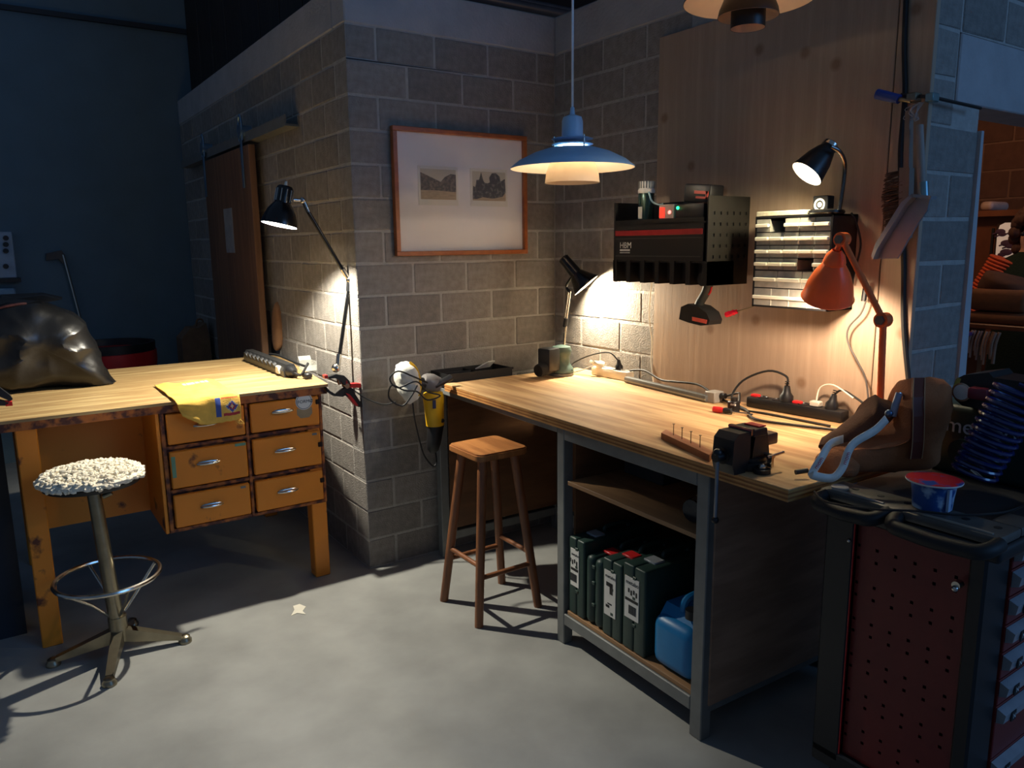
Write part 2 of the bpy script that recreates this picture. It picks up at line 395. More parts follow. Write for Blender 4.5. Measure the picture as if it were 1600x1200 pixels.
# ============================================================ far corner things
b = MB(); P = lambda x, y: pt(x, y, Y, FY - .04)
t = thing('crutch', P(150, 640), 'metal crutch with black grip leaning on the far dark wall', 'crutch')
MB().tube([P(99, 398), P(123, 488), P(150, 600)], .011, smooth=False).build('shaft', CHROME, t)
MB().prism([P(72, 396), P(96, 391), P(101, 398), P(103, 412), P(98, 412), P(92, 405), P(72, 407)], (0, .04, 0)).build('grip', BLACKP, t)
p = pt(172, 556, Y, 2.7)
t = thing('tub_chair', (p.x, 2.7, 0), 'round black bucket chair with red cushion behind the yellow desk', 'chair')
MB().lathe((p.x, 2.7, 0), (0, 0, 1), [(.02, .42), (.24, .44), (.29, .62), (.30, .93), (.275, .93), (.26, .66), (.02, .62)], 26).build('shell', BLACKP, t)
MB().lathe((p.x, 2.7, 0), (0, 0, 1), [(.02, .62), (.25, .64), (.292, .72), (.305, .80), (.305, .87), (.27, .88), (.02, .84)], 26).build('cushion', RED, t)
MB().cyl((p.x, 2.7, .0), (p.x, 2.7, .44), .03).cyl((p.x, 2.7, 0), (p.x, 2.7, .02), .22, n=24).build('pedestal', BLACKP, t)
P = lambda x, y, yy=2.9: pt(x, y, Y, yy)
t = thing('paper_sack', (P(300, 560).x, 2.9, 0), 'brown paper sack standing by the far end of the block wall', 'sack')
a, bq = P(280, 560), P(330, 560)
MB().prism([V((a.x, 2.8, 0)), V((bq.x, 2.8, 0)), P(328, 525, 2.8), P(322, 505, 2.8), P(310, 512, 2.8), P(298, 512, 2.8), P(284, 530, 2.8)], (0, .2, 0)).rough(.01, 9).build('sack_body', mat('brown_paper', c(120, 92, 70), .9, bump=.3, bscale=30), t, smooth=False)
MB().tube([P(306, 512), P(308, 500), P(316, 500), P(318, 510)], .008).build('handle', MATS['brown_paper'], t)
P = lambda x, y, yy=FY - .06: pt(x, y, Y, yy)
t = thing('control_panel', P(0, 436), 'pale wall control box with round dials at the far dark wall', 'control box')
a = P(-45, 436); e = P(18, 362)
MB().box(a.x, e.x, FY - .08, FY, a.z, e.z, bev=.006).build('housing', mat('pale_blue_grey', c(150, 165, 180), .5), t)
for k in range(4):
    q = P(9, 372 + k * 10 + (14 if k == 3 else 0)); MB().cyl((q.x, FY - .1, q.z), (q.x, FY - .078, q.z), .018).build('dial', INK, t)
MB().box(a.x, e.x - .17, FY - .085, FY - .079, a.z + .05, e.z - .05).build('door_plate', mat('steel_blue', c(70, 96, 120), .5), t, smooth=False)
MB().box(a.x, e.x + .02, FY - .1, FY, a.z - .03, a.z).build('bottom_rail', INK, t, smooth=False)
q = P(10, 463)
tag(MB().box(q.x - .05, q.x + .06, FY - .12, FY, q.z - .05, q.z + .06, bev=.01).build('junction_box', mat('light_blue_box', c(120, 150, 170), .5)), 'small light blue junction box under the wall control box', 'box')
# ============================================================ rooms seen through the doorway
RX = 3.25
rw = struct(MB().box(RX + .004, RX + .15, DY + .2, 1.1, 0, 3.2).build('wall_room', mat('dark_mortar', c(120, 84, 66), .9), smooth=False))
BRICK = mat('brown_block', c(96, 60, 44), .9, var=.12, scale=20, bump=.4, rnd=.12)
for r in range(8, 18):
    off = 0 if r % 2 else .15
    for k in range(9):
        y0 = DY + .2 + k * .30 - off
        block(rw, RX, RX + .1, max(y0, DY + .2), y0 + .29, .15 * r + .005, .15 * r + .145, BRICK)
P = lambda x, y, xx=RX - .3: pt(x, y, X, xx)
BROWNW = wood('cabinet_wood', c(134, 74, 40), c(84, 42, 22), (1, 1.2, .5), 4, .45, .6)
a, e = P(1522, 590), P(1640, 328)
t = thing('display_cabinet', (RX - .15, -.9, 0), 'brown wooden display cabinet with rounded light panel beyond the doorway', 'cabinet')
y0, y1 = a.y - .05, a.y - .05
cy0, cy1 = P(1650, 400).y, P(1500, 400).y
z0, z1 = 0, P(1560, 338).z
MB().box(RX - .28, RX - .01, cy0, cy1, z0, z1).build('body', BROWNW, t, smooth=False)
yl = P(1548, 380).y
MB().box(RX - .29, RX - .281, yl - .006, yl + .006, .6, z1 - .06).build('door_gap', INK, t, smooth=False)
poly = [P(x, y, RX - .285) for x, y in ((1553, 410), (1557, 360), (1561, 349), (1570, 345), (1650, 340), (1650, 440), (1551, 432))]
MB().prism(poly, (-.012, 0, 0)).build('panel_frame', mat('dark_frame', c(60, 34, 20), .5), t, smooth=False)
poly = [P(x, y, RX - .30) for x, y in ((1555, 410), (1559, 362), (1563, 352), (1571, 348), (1650, 346), (1650, 436), (1553, 430))]
MB().prism(poly, (-.004, 0, 0)).build('light_panel', mat('glowing_printed_panel', c(232, 206, 184), .6, emit=.25), t, smooth=False)  # brightness of the print put into its colour as a faint glow
for x, y, s in ((1563, 362, 5), (1566, 366, 4), (1580, 363, 3), (1573, 380, 6), (1578, 384, 5), (1572, 394, 6), (1565, 398, 4)):
    q = P(x, y, RX - .306); MB().ball(q, s * .0036, (.15, 1.4, .8)).tube([q, P(x - 12, y + 4, RX - .306)], .004).build('blossom_print', mat('mauve_print', c(92, 60, 82), .7), t)
a, e = P(1500, 345), P(1640, 325)
tag(MB().box(RX - .34, RX - .005, cy0 - .1, cy1 + .05, z1, z1 + .03).build('cabinet_shelf', BROWNW, smooth=False), 'brown board lying on top of the cabinet beyond the doorway', 'board')
a, e = P(1529, 331), P(1551, 314)
tag(MB().box(RX - .3, RX - .1, min(a.y, e.y), max(a.y, e.y), z1 + .031, e.z, bev=.02, seg=3).build('storage_tin', mat('pinkish_tin', c(190, 150, 128), .5)), 'pale rounded tin on the board above the brown cabinet', 'tin')
XS = 2.2
P = lambda x, y: pt(x, y, X, XS)
a, e = P(1500, 512), P(1660, 505)
tag(MB().box(XS, XS + .3, e.y, a.y + .1, P(1560, 516).z, P(1560, 508).z, bev=.004).box(XS + .02, XS + .07, a.y + .02, a.y + .07, 0, P(1560, 516).z).box(XS + .02, XS + .07, e.y, e.y + .05, 0, P(1560, 516).z).box(XS + .24, XS + .29, a.y + .02, a.y + .07, 0, P(1560, 516).z).build('side_table', BROWNW, smooth=False),
    'reddish brown wooden table beyond the doorway with folded covers on top', 'table')
zt = P(1560, 508).z
CLO = mat('brown_blanket', c(124, 78, 46), .9, bump=.2, bscale=40)
for k, (lo, hi, x0, x1) in enumerate(((0, .052, 1506, 1640), (.054, .15, 1506, 1598))):
    ya, yb = P(x1, 480).y, P(x0, 480).y
    yb = min(yb, 9)
    MBk = MB().box(XS + .02, XS + .28, ya, yb, zt + lo, zt + hi, bev=.022, seg=3).rough(.012, 7)
    tag(MBk.build('folded_blanket', CLO), ('lower' if k == 0 else 'upper') + ' folded brown blanket of the pile on the table beyond the doorway', 'blanket', 'folded blankets on the table')
poly = [P(x, y) for x, y in ((1512, 466), (1513, 430), (1530, 426), (1550, 432), (1572, 440), (1594, 450), (1592, 470))]
tag(MB().pillow([p + V((.15, 0, 0)) for p in poly], (.1, 0, 0), noise_amt=.012, nscale=9).build('brown_cushion', mat('dark_brown_fabric', c(92, 56, 34), .9)), 'rumpled dark brown cushion lying on the folded blankets beyond the doorway', 'cushion')
for k, (x0, x1, yb, col) in enumerate(((1519, 1527, 560, (178, 150, 138)), (1530, 1537, 563, (170, 142, 130)), (1541, 1549, 569, (190, 152, 128)), (1552, 1565, 566, (150, 116, 94)))):
    ya, yb2 = P(x1, 530).y, P(x0, 530).y; zb = P(1540, yb).z
    t = thing('towel', (XS - .02, (ya + yb2) / 2, zb), ('pale towel with mauve stripe hanging from the table edge beyond the doorway', 'narrow grey towel hanging second from the door jamb', 'tan towel hanging third from the door jamb', 'wide beige towel hanging beside the dark opening under the table')[k], 'towel', 'towels hanging beyond the doorway')
    b = MB()
    for f in range(3):
        yy = ya + (yb2 - ya) * (f + .5) / 3
        b.tube([(XS - .012 - .012 * (f % 2), yy, zt - .03), (XS - .018 - .012 * (f % 2), yy + .01, (zt + zb) / 2), (XS - .02, yy + .012, zb + .02 * f)], (yb2 - ya) / 4.5)
    b.build('cloth', mat('towel_%d' % k, c(*col), .95, bump=.3, bscale=80), t)
    if k == 0: MB().box(XS - .06, XS - .002, ya + .01, yb2 + .012, zb + .10, zb + .115).build('stripe', mat('mauve_stripe', c(96, 50, 96), .9), t, smooth=False)
lamp_light('room_ceiling_light', (2.1, -1.45, 2.4), 9, (1, .62, .34), .08)
# person beyond the doorway (mostly outside the frame)
hx = 2.74
hp = pt(1597, 374, X, hx); sh = pt(1598, 402, X, hx)
bm = bmesh.new()
cy = sh.y - .06; zs = sh.z
J = [((hx, cy, zs - .55), .15), ((hx, cy, zs - .28), .15), ((hx, cy, zs - .07), .155), ((hx, cy, zs + .03), .06), ((hx, cy, hp.z - .02), .085), ((hx, cy, hp.z + .07), .085),
     ((hx - .02, cy + .17, zs - .08), .065), ((hx - .05, cy + .25, zs - .32), .055), ((hx - .22, cy + .2, zs - .42), .04), ((hx - .28, cy + .18, zs - .43), .03),
     ((hx - .02, cy - .17, zs - .08), .065), ((hx - .05, cy - .25, zs - .32), .055), ((hx - .22, cy - .2, zs - .42), .04), ((hx - .28, cy - .18, zs - .43), .03),
     ((hx, cy + .09, zs - .95), .085), ((hx, cy + .1, .1), .05), ((hx - .14, cy + .1, .05), .04), ((hx, cy - .09, zs - .95), .085), ((hx, cy - .1, .1), .05), ((hx - .14, cy - .1, .05), .04)]
Eg = [(0, 1), (1, 2), (2, 3), (3, 4), (4, 5), (2, 6), (6, 7), (7, 8), (8, 9), (2, 10), (10, 11), (11, 12), (12, 13), (0, 14), (14, 15), (15, 16), (0, 17), (17, 18), (18, 19)]
me = bpy.data.meshes.new('body'); me.from_pydata([j[0] for j in J], Eg, []); po = bpy.data.objects.new('tmp_body', me); COL.objects.link(po)
md = po.modifiers.new('s', 'SKIN'); 
for v, j in zip(me.skin_vertices[0].data, J): v.radius = (j[1], j[1])
me.skin_vertices[0].data[0].use_root = True
po.modifiers.new('d', 'SUBSURF').levels = 2
me2 = bpy.data.meshes.new_from_object(po.evaluated_get(bpy.context.evaluated_depsgraph_get())); bpy.data.objects.remove(po)
t = thing('person', (hx, cy, 0), 'person with curly brown hair in dark green top with orange ribbed sleeve beyond the doorway', 'person')
me2.name = 'body'; me2.transform(WM[t.name].inverted())
GREENK = mat('dark_green_knit', c(26, 40, 26), .95, bump=.4, bscale=120); SKIN = mat('skin', c(214, 160, 130), .5); TROU = mat('dark_trousers', c(30, 28, 30), .9)
for m_ in (GREENK, SKIN, TROU): me2.materials.append(m_)
for p in me2.polygons:
    z = p.center.z; p.use_smooth = True
    p.material_index = 1 if (z > zs + .03 or (p.center.x < -.2 and z > .5)) else (2 if z < zs - .6 else 0)
body = bpy.data.objects.new('body', me2); COL.objects.link(body); body.parent = t; WM[body.name] = WM[t.name]
b = MB()
for i in range(150):
    d = V((random.gauss(0, 1), random.gauss(0, 1), random.gauss(.35, .8))).normalized()
    if d.x < -.55 and d.z < .45: continue
    b.ball(V((hx, cy, hp.z + .03)) + V((d.x * .1, d.y * .1, d.z * .125)), .03, u=7, v=5)
b.build('curly_hair', mat('brown_hair', c(84, 50, 34), .7, var=.3, scale=60), t)
b = MB()
n = 22
for i in range(n):
    f = i / (n - 1); p0 = V((hx - .01, cy + .12, zs - .02)).lerp(V((hx - .05, cy + .26, zs - .34)), f)
    b.lathe(p0, V((-.03, .1, -.26)), [(.06, -.009), (.082, -.006), (.086, 0), (.082, .006), (.06, .009)], 18)
b.build('ribbed_sleeve', mat('orange_knit', c(226, 92, 48), .9), t)
MB().ball((hx - .095, cy, hp.z), .014).build('nose', SKIN, t)
for s in (-1, 1):
    MB().ball((hx - .085, cy + s * .035, hp.z + .025), .011).build('eye', INK, t); MB().ball((hx, cy + s * .088, hp.z + .01), .022, (.5, .5, 1)).build('ear', SKIN, t)
MB().ball((hx - .088, cy, hp.z - .045), .02, (.4, 1, .3)).build('mouth', mat('lips', c(170, 96, 90), .5), t)
# ============================================================ orange desk
DZ = .95
t = thing('workshop_desk', (-.85, .55, 0), 'worn orange painted workshop desk with six drawers and pale plywood top', 'desk')
MB().prism([(-2.15, .03, DZ - .012), (-.154, .03, DZ - .012), (-.02, 1.18, DZ - .012), (-2.15, 1.2, DZ - .012)], (0, 0, .012)).build('plywood_top', PLYDESK, t, smooth=False)
MB().prism([(-2.14, .035, .905), (-.16, .035, .905), (-.03, 1.17, .905), (-2.14, 1.19, .905)], (0, 0, .032)).build('top_frame', CHIP, t, smooth=False)
for x0, y0 in ((-.256, .06), (-1.395, .06), (-.2, 1.06), (-1.395, 1.06)):
    MB().box(x0, x0 + .073, y0, y0 + .07, 0, .905, bev=.004).build('leg', ORANGE, t, smooth=False)
MB().box(-.885, -.262, .075, .75, .375, .904).build('drawer_case', CHIP, t, smooth=False)
MB().box(-1.32, -.886, .42, .445, .38, .904).build('modesty_panel', ORANGE, t, smooth=False)
MB().box(-.901, -.886, .06, .75, .372, .905, bev=.002).build('case_side', ORANGE, t, smooth=False)
for (x0, x1) in ((-.885, -.868), (-.537, -.523), (-.196, -.182)):
    MB().box(x0, x1, .053, .075, .375, .905, bev=.002).build('upright', CHIP, t, smooth=False)
for zz in (.375, .549, .742):
    MB().box(-.885, -.19, .056, .075, zz - .002, zz + .014, bev=.002).build('rail', CHIP, t, smooth=False)
MINT = mat('mint_paint_patch', c(110, 150, 120), .6)
k = 0
for ci, (x0, x1) in enumerate(((-.862, -.543), (-.516, -.202))):
    for ri, (z0, z1) in enumerate(((.765, .898), (.571, .733), (.396, .54))):
        d = MB().box(x0, x1, .038, .06, z0, z1, bev=.004).build('drawer', ORANGE, t, smooth=False)
        hz = (.852, .669, .476)[ri] - .004; hx_ = (-.711, -.374)[ci]
        if not (ci == 0 and ri == 0) or True:
            if ri == 0 and ci == 0: hz = .835
            b = MB()
            prof = [(-.046, .003), (-.03, .012), (0, .017), (.03, .012), (.046, .003)]
            b.tube([(hx_ + u, .036 - v, hz) for u, v in prof], .0055, 8)
            b.pillow([(hx_ - .047, .037, hz), (hx_ - .025, .037, hz + .010), (hx_ + .025, .037, hz + .010), (hx_ + .047, .037, hz), (hx_ + .025, .037, hz - .009), (hx_ - .025, .037, hz - .009)], (0, .004, 0), rings=4, per=3)
            b.build('handle', CHROME, d)
        if ci == 1 and ri == 0:
            q = pt(475, 627, Y, .037)
            MB().cyl((q.x, .0365, q.z), (q.x, .0382, q.z), .04, n=32).build('round_sticker', LABELW, d, smooth=False)
            MB().lathe((q.x, .0362, q.z), (0, 1, 0), [(.036, 0), (.036, -.0006), (.034, -.0006), (.034, 0)], 32, close=False).build('sticker_ring', INK, d)
            text('sticker_text', 'FORMØ', INK, d, (q.x - .031, .0362, q.z - .008), (1, 0, 0), (0, 0, 1), .021, .0003)
            MB().prism([(q.x - .036, .0375, q.z - .03), (q.x - .036, .0375, q.z - .06), (q.x - .02, .0375, q.z - .078), (q.x + .02, .0375, q.z - .078), (q.x + .036, .0375, q.z - .06), (q.x + .036, .0375, q.z - .03), (q.x, .0375, q.z - .041)], (0, .001, 0)).build('sticker_residue', mat('grey_residue', c(150, 130, 100), .7), d, smooth=False)
        if ci == 0 and ri == 1:
            MB().box(x0 + .004, x0 + .02, .0365, .039, z0 + .05, z1 - .02).build('paint_patch', MINT, d, smooth=False)
            MB().box(x1 - .05, x1 - .004, .0365, .039, z1 - .016, z1 - .004).build('paint_patch', MINT, d, smooth=False)
        if ri in (1, 2) and (ci, ri) != (1, 2) and (ci, ri) != (0, 1):
            MB().box(x1 - .04, x1 - .018, .0355, .039, z1 - .018, z1 - .009).build('name_plate', STEEL, d, smooth=False)
for zz in (.86, .655, .48):
    MB().box(-.216, -.196, .033, .045, zz, zz + .022, bev=.002).build('latch', mat('dark_iron', c(46, 30, 24), .5, .6), t, smooth=False)
# left edge: things under and beside the desk
t = thing('shelf_crate', (-1.75, .5, 0), 'dark open crate with papers standing left of the orange desk leg', 'crate')
MB().box(-2.1, -1.44, .25, .29, .0, .86).box(-2.1, -1.44, .7, .74, 0, .86).box(-1.46, -1.44, .29, .7, 0, .86).box(-2.1, -1.46, .29, .7, .68, .70).build('crate_body', mat('dark_blue_board', c(30, 36, 46), .7), t, smooth=False)
for i, col in enumerate(((200, 196, 186), (150, 132, 104), (90, 96, 110))):
    MB().box(-2.05, -1.47, .12, .249, .70 + .028 * i, .722 + .028 * i, bev=.002).build('paper_stack', mat('paper_%d' % i, c(*col), .8), t, smooth=False)
# second clamp, at the left end
P = lambda x, y: pt(x, y, Y, .12)
t = thing('spring_clamp', P(5, 640), 'dark spring clamp with red tip lying at the left end of desk top', 'clamp')
MB().prism([P(-30, 600), P(0, 606), P(16, 618), P(20, 624), P(16, 627), P(0, 620), P(-30, 618)], (0, .03, 0)).build('jaw', BLACKP, t)
MB().prism([P(-30, 622), P(2, 626), P(14, 629), P(10, 634), P(-30, 634)], (0, .03, 0)).build('jaw', BLACKP, t)
MB().prism([P(8, 627), P(19, 628), P(20, 634), P(9, 635)], (0, .03, 0)).build('tip', RED, t)
# ============================================================ bin bag
BY = .74
P = lambda x, y, yy=BY: pt(x, y, Y, yy)
base = V((-1.3, BY, DZ))
t = thing('bin_bag', base, 'full black plastic bin bag on the plywood desk top', 'bin bag')
BAGM = mat('black_bin_liner', c(20, 20, 21), .3, var=.2, scale=6, bump=.3, bscale=14)
b = MB().pillow([P(*q) for q in ((-70, 600), (-75, 540), (-40, 500), (-5, 480), (22, 476), (55, 472), (86, 478), (116, 488), (136, 515), (150, 545), (164, 578), (177, 602), (120, 606), (60, 607), (0, 606))], (0, .155, 0), rings=16, per=9, flat=2.6)
b.b.normal_update()
for v in b.b.verts:
    k = v.co; r1 = 1 - abs(noise.noise(V((k.x * 5 + k.z * 4, k.y * 4, k.z * 7 - k.x * 3)))) * 2; r2 = 1 - abs(noise.noise(k * 11)) * 2
    v.co += v.normal * (.022 * (r1 - .5) + .004 * r2); v.co.z = max(v.co.z, DZ + .002)
b.build('bag_body', BAGM, t, ang=24)
top = P(28, 474)
MB().prism([top + V(p) for p in ((-.09, 0, -.02), (-.06, .03, .03), (.0, .03, .02), (.10, .0, .03), (.17, -.02, .01), (.06, -.03, -.01))], (0, .03, .01)).rough(.01, 14).build('tied_neck', BAGM, t)
MB().tube([top + V((-.12, -.05, -.03)), top + V((-.06, -.07, -.01)), top + V((0, -.06, -.0)), top + V((.03, -.05, 0))], .006).build('drawstring', mat('red_drawstring', c(66, 24, 24), .6), t)
# ============================================================ cloth on the desk
b = MB(); nu, nv = 60, 76; g = []
for j in range(nv + 1):
    row = []
    for i in range(nu + 1):
        u, v = i / nu, j / nv
        x = -.828 + .258 * u; s = v * .60
        wv = .006 * noise.noise(V((u * 5, v * 6, 1.3))) + .004
        if s < .46:
            p = V((x + .02 * u * max(0, .1 - v) * 5, .46 - s, DZ + .004 + abs(wv) + .003 * math.sin(u * 9 + v * 5) ** 2))
        else:
            h = (s - .46) / .14
            drop = (.06 + .052 * min(1, u * 2.6) - .012 * max(0, u - .55))
            fold = .010 * math.sin(h * 9) * max(0, 1 - u * 1.7)
            p = V((x + .018 * h * max(0, .35 - u) * 3, -.002 - .004 * math.sin(u * 11) * h - abs(wv) - fold - .012 * math.sin(min(h * 2, 1) * 1.57), DZ + .006 - drop * h + .004 * noise.noise(V((u * 14, 3, 1))) * h))
        row.append(b.b.verts.new(p))
    g.append(row)
CLM = [mat('yellow_cotton', c(230, 182, 80), .9, var=.12, scale=25, bump=.2, bscale=200), mat('blue_print', c(58, 84, 160), .8), mat('red_print', c(176, 52, 56), .8), mat('orange_print', c(222, 110, 50), .8), mat('pale_print', c(214, 190, 150), .8), mat('faded_blue', c(168, 156, 160), .9, var=.3, scale=60)]
def printed(u, v):
    h = (v * .6 - .46) / .14
    if h < 0:
        return 5 if (.08 < v < .17 and .42 < u < .86 and abs(math.sin(u * 40)) > .3) else 0
    d = abs(u - .86) / .11 + abs(h - .42) / .26
    if d < .3: return 4
    if d < .55: return 2
    if d < .85: return 1
    if .60 < u < .68 and .02 < h < .78: return 1
    if .72 < u < .985 and .66 < h < .80: return 2
    if .70 < u < .97 and .02 < h < .09: return 3
    return 4 if u > .70 and d < 1.05 else 0
for j in range(nv):
    for i in range(nu):
        f = b.b.faces.new((g[j][i], g[j][i + 1], g[j + 1][i + 1], g[j + 1][i])); f.material_index = printed((i + .5) / nu, (j + .5) / nv)
t = thing('printed_cloth', (-.7, .2, DZ), 'yellow cotton cloth with blue and red print draped over the desk edge', 'cloth')
o = b.build('cloth', CLM[0], t)
for m_ in CLM[1:]: o.data.materials.append(m_)
md = o.modifiers.new('thick', 'SOLIDIFY'); md.thickness = .003; md.offset = 0
b = MB(); 
for k in range(9):
    p = g_ = V((-.60 + .026 * random.random(), -.02, DZ - .100)); b.tube([p, p + V((.01 * random.uniform(-1, 1), -.004, -.012)), p + V((.03 * random.uniform(-.4, 1), -.006, -.02 - .01 * random.random()))], .0007, 4)
o = b.build('loose_threads', CLM[0], t); o['kind'] = 'stuff'
# ============================================================ black socket strip, clear box
t = thing('socket_strip', (-.23, .66, DZ), 'black multi socket strip lying on the plywood desk top', 'power strip')
R_ = [(-.262, .0), (-.266, .03), (-.25, .062), (-.21, .062), (-.194, .03), (-.198, 0)]
MB().prism([(x, .33, DZ + .002 + z) for x, z in R_], (0, .70, 0)).build('housing', mat('grey_black_plastic', c(46, 46, 46), .4), t, smooth=False)
for i in range(8):
    yy = .48 + i * .07
    MB().cyl((-.2685, yy, DZ + .036), (-.252, yy, DZ + .042), .024, n=16).build('socket', INK, t)
MB().box(-.274, -.25, .385, .43, DZ + .012, DZ + .05, bev=.004).build('switch', WHITEP, t)
MB().lathe((-.23, .335, DZ + .03), (0, -1, 0), [(.028, 0), (.03, .02), (.02, .04), (.012, .06)], 14).build('end_cap', BLACKP, t)
MB().tube([(-.23, .29, DZ + .03), (-.21, .24, DZ + .02), (-.17, .25, DZ + .07), (-.16, .31, DZ + .05), (-.18, .42, DZ + .06), (-.2, .6, DZ + .075), (-.21, .72, DZ + .07)], .006).build('lead', RUBBER, t)
MB().box(-.20, -.165, .20, .26, DZ + .004, DZ + .03, bev=.006).build('plug', BLACKP, t)
t = thing('clear_box', (-.06, .5, DZ), 'small clear plastic box on the corner of the plywood desk top', 'box')
CLEAR = mat('clear_plastic', c(235, 238, 230), .15, alpha=.22)
a = (-.12, -.055, .44, .52)
MB().box(a[0], a[1], a[2], a[3], DZ + .001, DZ + .004).box(a[0], a[0] + .003, a[2], a[3], DZ + .004, DZ + .035).box(a[1] - .003, a[1], a[2], a[3], DZ + .004, DZ + .05).box(a[0], a[1], a[2], a[2] + .003, DZ + .004, DZ + .03).box(a[0], a[1], a[3] - .003, a[3], DZ + .004, DZ + .05).build('tray', CLEAR, t, smooth=False)
MB().prism([(a[0], a[3], DZ + .05), (a[1], a[3], DZ + .05), (a[1], a[3] + .012, DZ + .07), (a[0], a[3] + .012, DZ + .07)], (0, .003, 0)).build('lid', CLEAR, t, smooth=False)
# ============================================================ red and black spring clamp at the corner
P = lambda x, y: pt(x, y, Y, .005)
t = thing('spring_clamp', P(535, 612), 'red and black spring clamp gripping the right corner of the desk', 'clamp')
D = (0, .03, 0)
MB().prism([P(*q) for q in ((513, 589), (525, 585), (538, 587), (546, 595), (549, 603), (540, 604), (533, 595), (524, 591), (514, 592))], D).build('jaw', BLACKP, t)
MB().prism([P(*q) for q in ((510, 605), (516, 611), (526, 617), (536, 609), (545, 604), (550, 607), (546, 614), (536, 620), (522, 619), (513, 613))], D).build('jaw', BLACKP, t)
MB().prism([P(*q) for q in ((541, 593), (545, 600), (560, 599), (575, 601), (575, 604), (560, 606), (545, 606), (540, 602))], D).build('handle', RED, t)
MB().prism([P(*q) for q in ((541, 604), (549, 606), (556, 617), (566, 632), (566, 636), (560, 636), (547, 622), (536, 616))], D).build('handle', BLACKP, t)
MB().prism([V((0, -.002, 0)) + P(*q) for q in ((540, 614), (546, 616), (553, 624), (560, 634), (556, 634), (547, 623))], (0, .034, 0)).build('grip', RED, t)
MB().prism([P(*q) for q in ((507, 587), (512, 586), (513, 591), (508, 592))], D).build('tip', RED, t)
MB().cyl(P(542, 603) + V((0, -.006, 0)), P(542, 603) + V((0, .036, 0)), .012).build('pivot', CHROME, t)
# ============================================================ desk lamp on the clamp
LY = .10
P = lambda x, y, yy=LY: pt(x, y, Y, yy)
t = thing('desk_lamp', P(530, 600), 'black desk lamp with long jointed arm clamped at the desk corner, lit', 'lamp')
p0, p1, p2 = P(528, 572), P(546, 437), P(474, 314)
MB().cyl(P(532, 600), P(528, 585), .012).ball(P(525, 575), .022).cyl(P(528, 572), P(530, 553), .012).build('base_joint', CHROME, t)
MB().cyl(P(530, 560), P(545, 452), .009).build('lower_arm', BLACKM, t)
MB().cyl(P(545, 455), P(546, 432), .013).ball(P(547, 437), .02).cyl(P(546, 437), P(535, 420), .012).build('elbow_joint', CHROME, t)
MB().cyl(P(536, 423), P(480, 328), .009).build('upper_arm', BLACKM, t)
MB().cyl(P(482, 331), P(475, 315), .011).ball(P(473, 313), .014).cyl(P(473, 313), P(458, 312), .007).build('head_joint', CHROME, t)
ro, ap = P(436, 352), P(446, 291); ax = (ap - ro).normalized()
SH = [(.079, 0), (.079, .006), (.074, .03), (.062, .062), (.046, .088), (.036, .1), (.036, .165), (.03, .175), (.012, .178)]
MB().lathe(ro, ax, SH, 36, close=False).build('shade', BLACKM, t)
MB().lathe(ro, ax, [(max(r - .0025, .001), h + .001) for r, h in SH[:6]] + [(.001, .099)], 36, close=False).build('reflector', WHITEIN, t)
MB().cyl(ro + ax * .176, ro + ax * .196, .008, .005).build('finial', WHITEP, t)
b = MB()
for k in range(10):
    a = 2 * math.pi * k / 10; M_ = frame(ax); d = M_ @ V((math.cos(a), math.sin(a), 0)); b.cyl(ro + ax * .105 + d * .037, ro + ax * .16 + d * .0365, .003, n=6)
b.build('cooling_slots', CHROME, t)
MB().ball(ro + ax * .084, .02).build('bulb', BULB, t)
lamp_light('desk_lamp_light', ro + ax * .046, 112, (1, .94, .79), .014, ro - ax + V((-.0, -.1, 0)), 150, .3)
cable('lamp_cable', [P(533, 592, .07), P(540, 600, .03), P(556, 612, .0), pt(575, 624, Y, -.02), pt(600, 632, Y, -.06), pt(618, 628, Y, -.08)], .0035, RUBBER, 'thin black lamp cable running from the clamp lamp round the wall corner')
# ============================================================ chrome stool with fleece
sx, sy = -1.14, -.16
t = thing('swivel_stool', (sx, sy, 0), 'nickel swivel stool with curly white fleece seat and foot ring', 'stool')
tilt = V((-.035, -.02, 0))
MB().cyl((sx, sy, .08), V((sx, sy, .70)) + tilt, .028, .024, 20).build('column', DULL, t)
MB().cyl((sx, sy, .06), (sx, sy, .16), .034, n=20).build('hub', DULL, t)
sc_ = V((sx, sy, 0)) + tilt
MB().lathe(sc_ + V((0, 0, .695)), (0, 0, 1), [(.03, 0), (.1, .004), (.165, .02), (.172, .036), (.16, .045), (.02, .046)], 36).build('seat_pan', BLACKP, t)
MB().cyl(sc_ + V((.03, -.01, .66)), sc_ + V((.06, -.02, .672)), .01).build('lever', DULL, t)
b = MB()
for i in range(1500):
    rr = .18 * math.sqrt(random.random()); a = random.uniform(0, 6.283)
    hgt = .748 + .026 * (1 - (rr / .19) ** 2) + random.uniform(-.006, .008) - (.012 if rr > .168 else 0)
    q = bmesh.ops.create_icosphere(b.b, subdivisions=1, radius=random.uniform(.006, .0105))['verts']
    R_ = Matrix.Rotation(random.uniform(0, 3), 3, (random.random(), random.random(), random.random() + .1))
    for v in q: v.co = R_ @ V((v.co.x * 1.5, v.co.y * .8, v.co.z * .9)) + sc_ + V((rr * math.cos(a), rr * math.sin(a), hgt))
o = b.build('fleece_curls', mat('white_fleece', c(232, 222, 200), .95, var=.15, scale=90), t); o['kind'] = 'stuff'
MB().lathe(sc_ + V((0, 0, .738)), (0, 0, 1), [(.02, 0), (.178, 0), (.18, .012), (.15, .024), (.02, .03)], 36).build('fleece_pad', MATS['white_fleece'], t)
MB().tube([(sx + tilt.x * .45 + .185 * math.cos(a), sy + .185 * math.sin(a), .33) for a in [2 * math.pi * k / 40 for k in range(40)]], .009, 8, closed=True).build('foot_ring', CHROME, t)
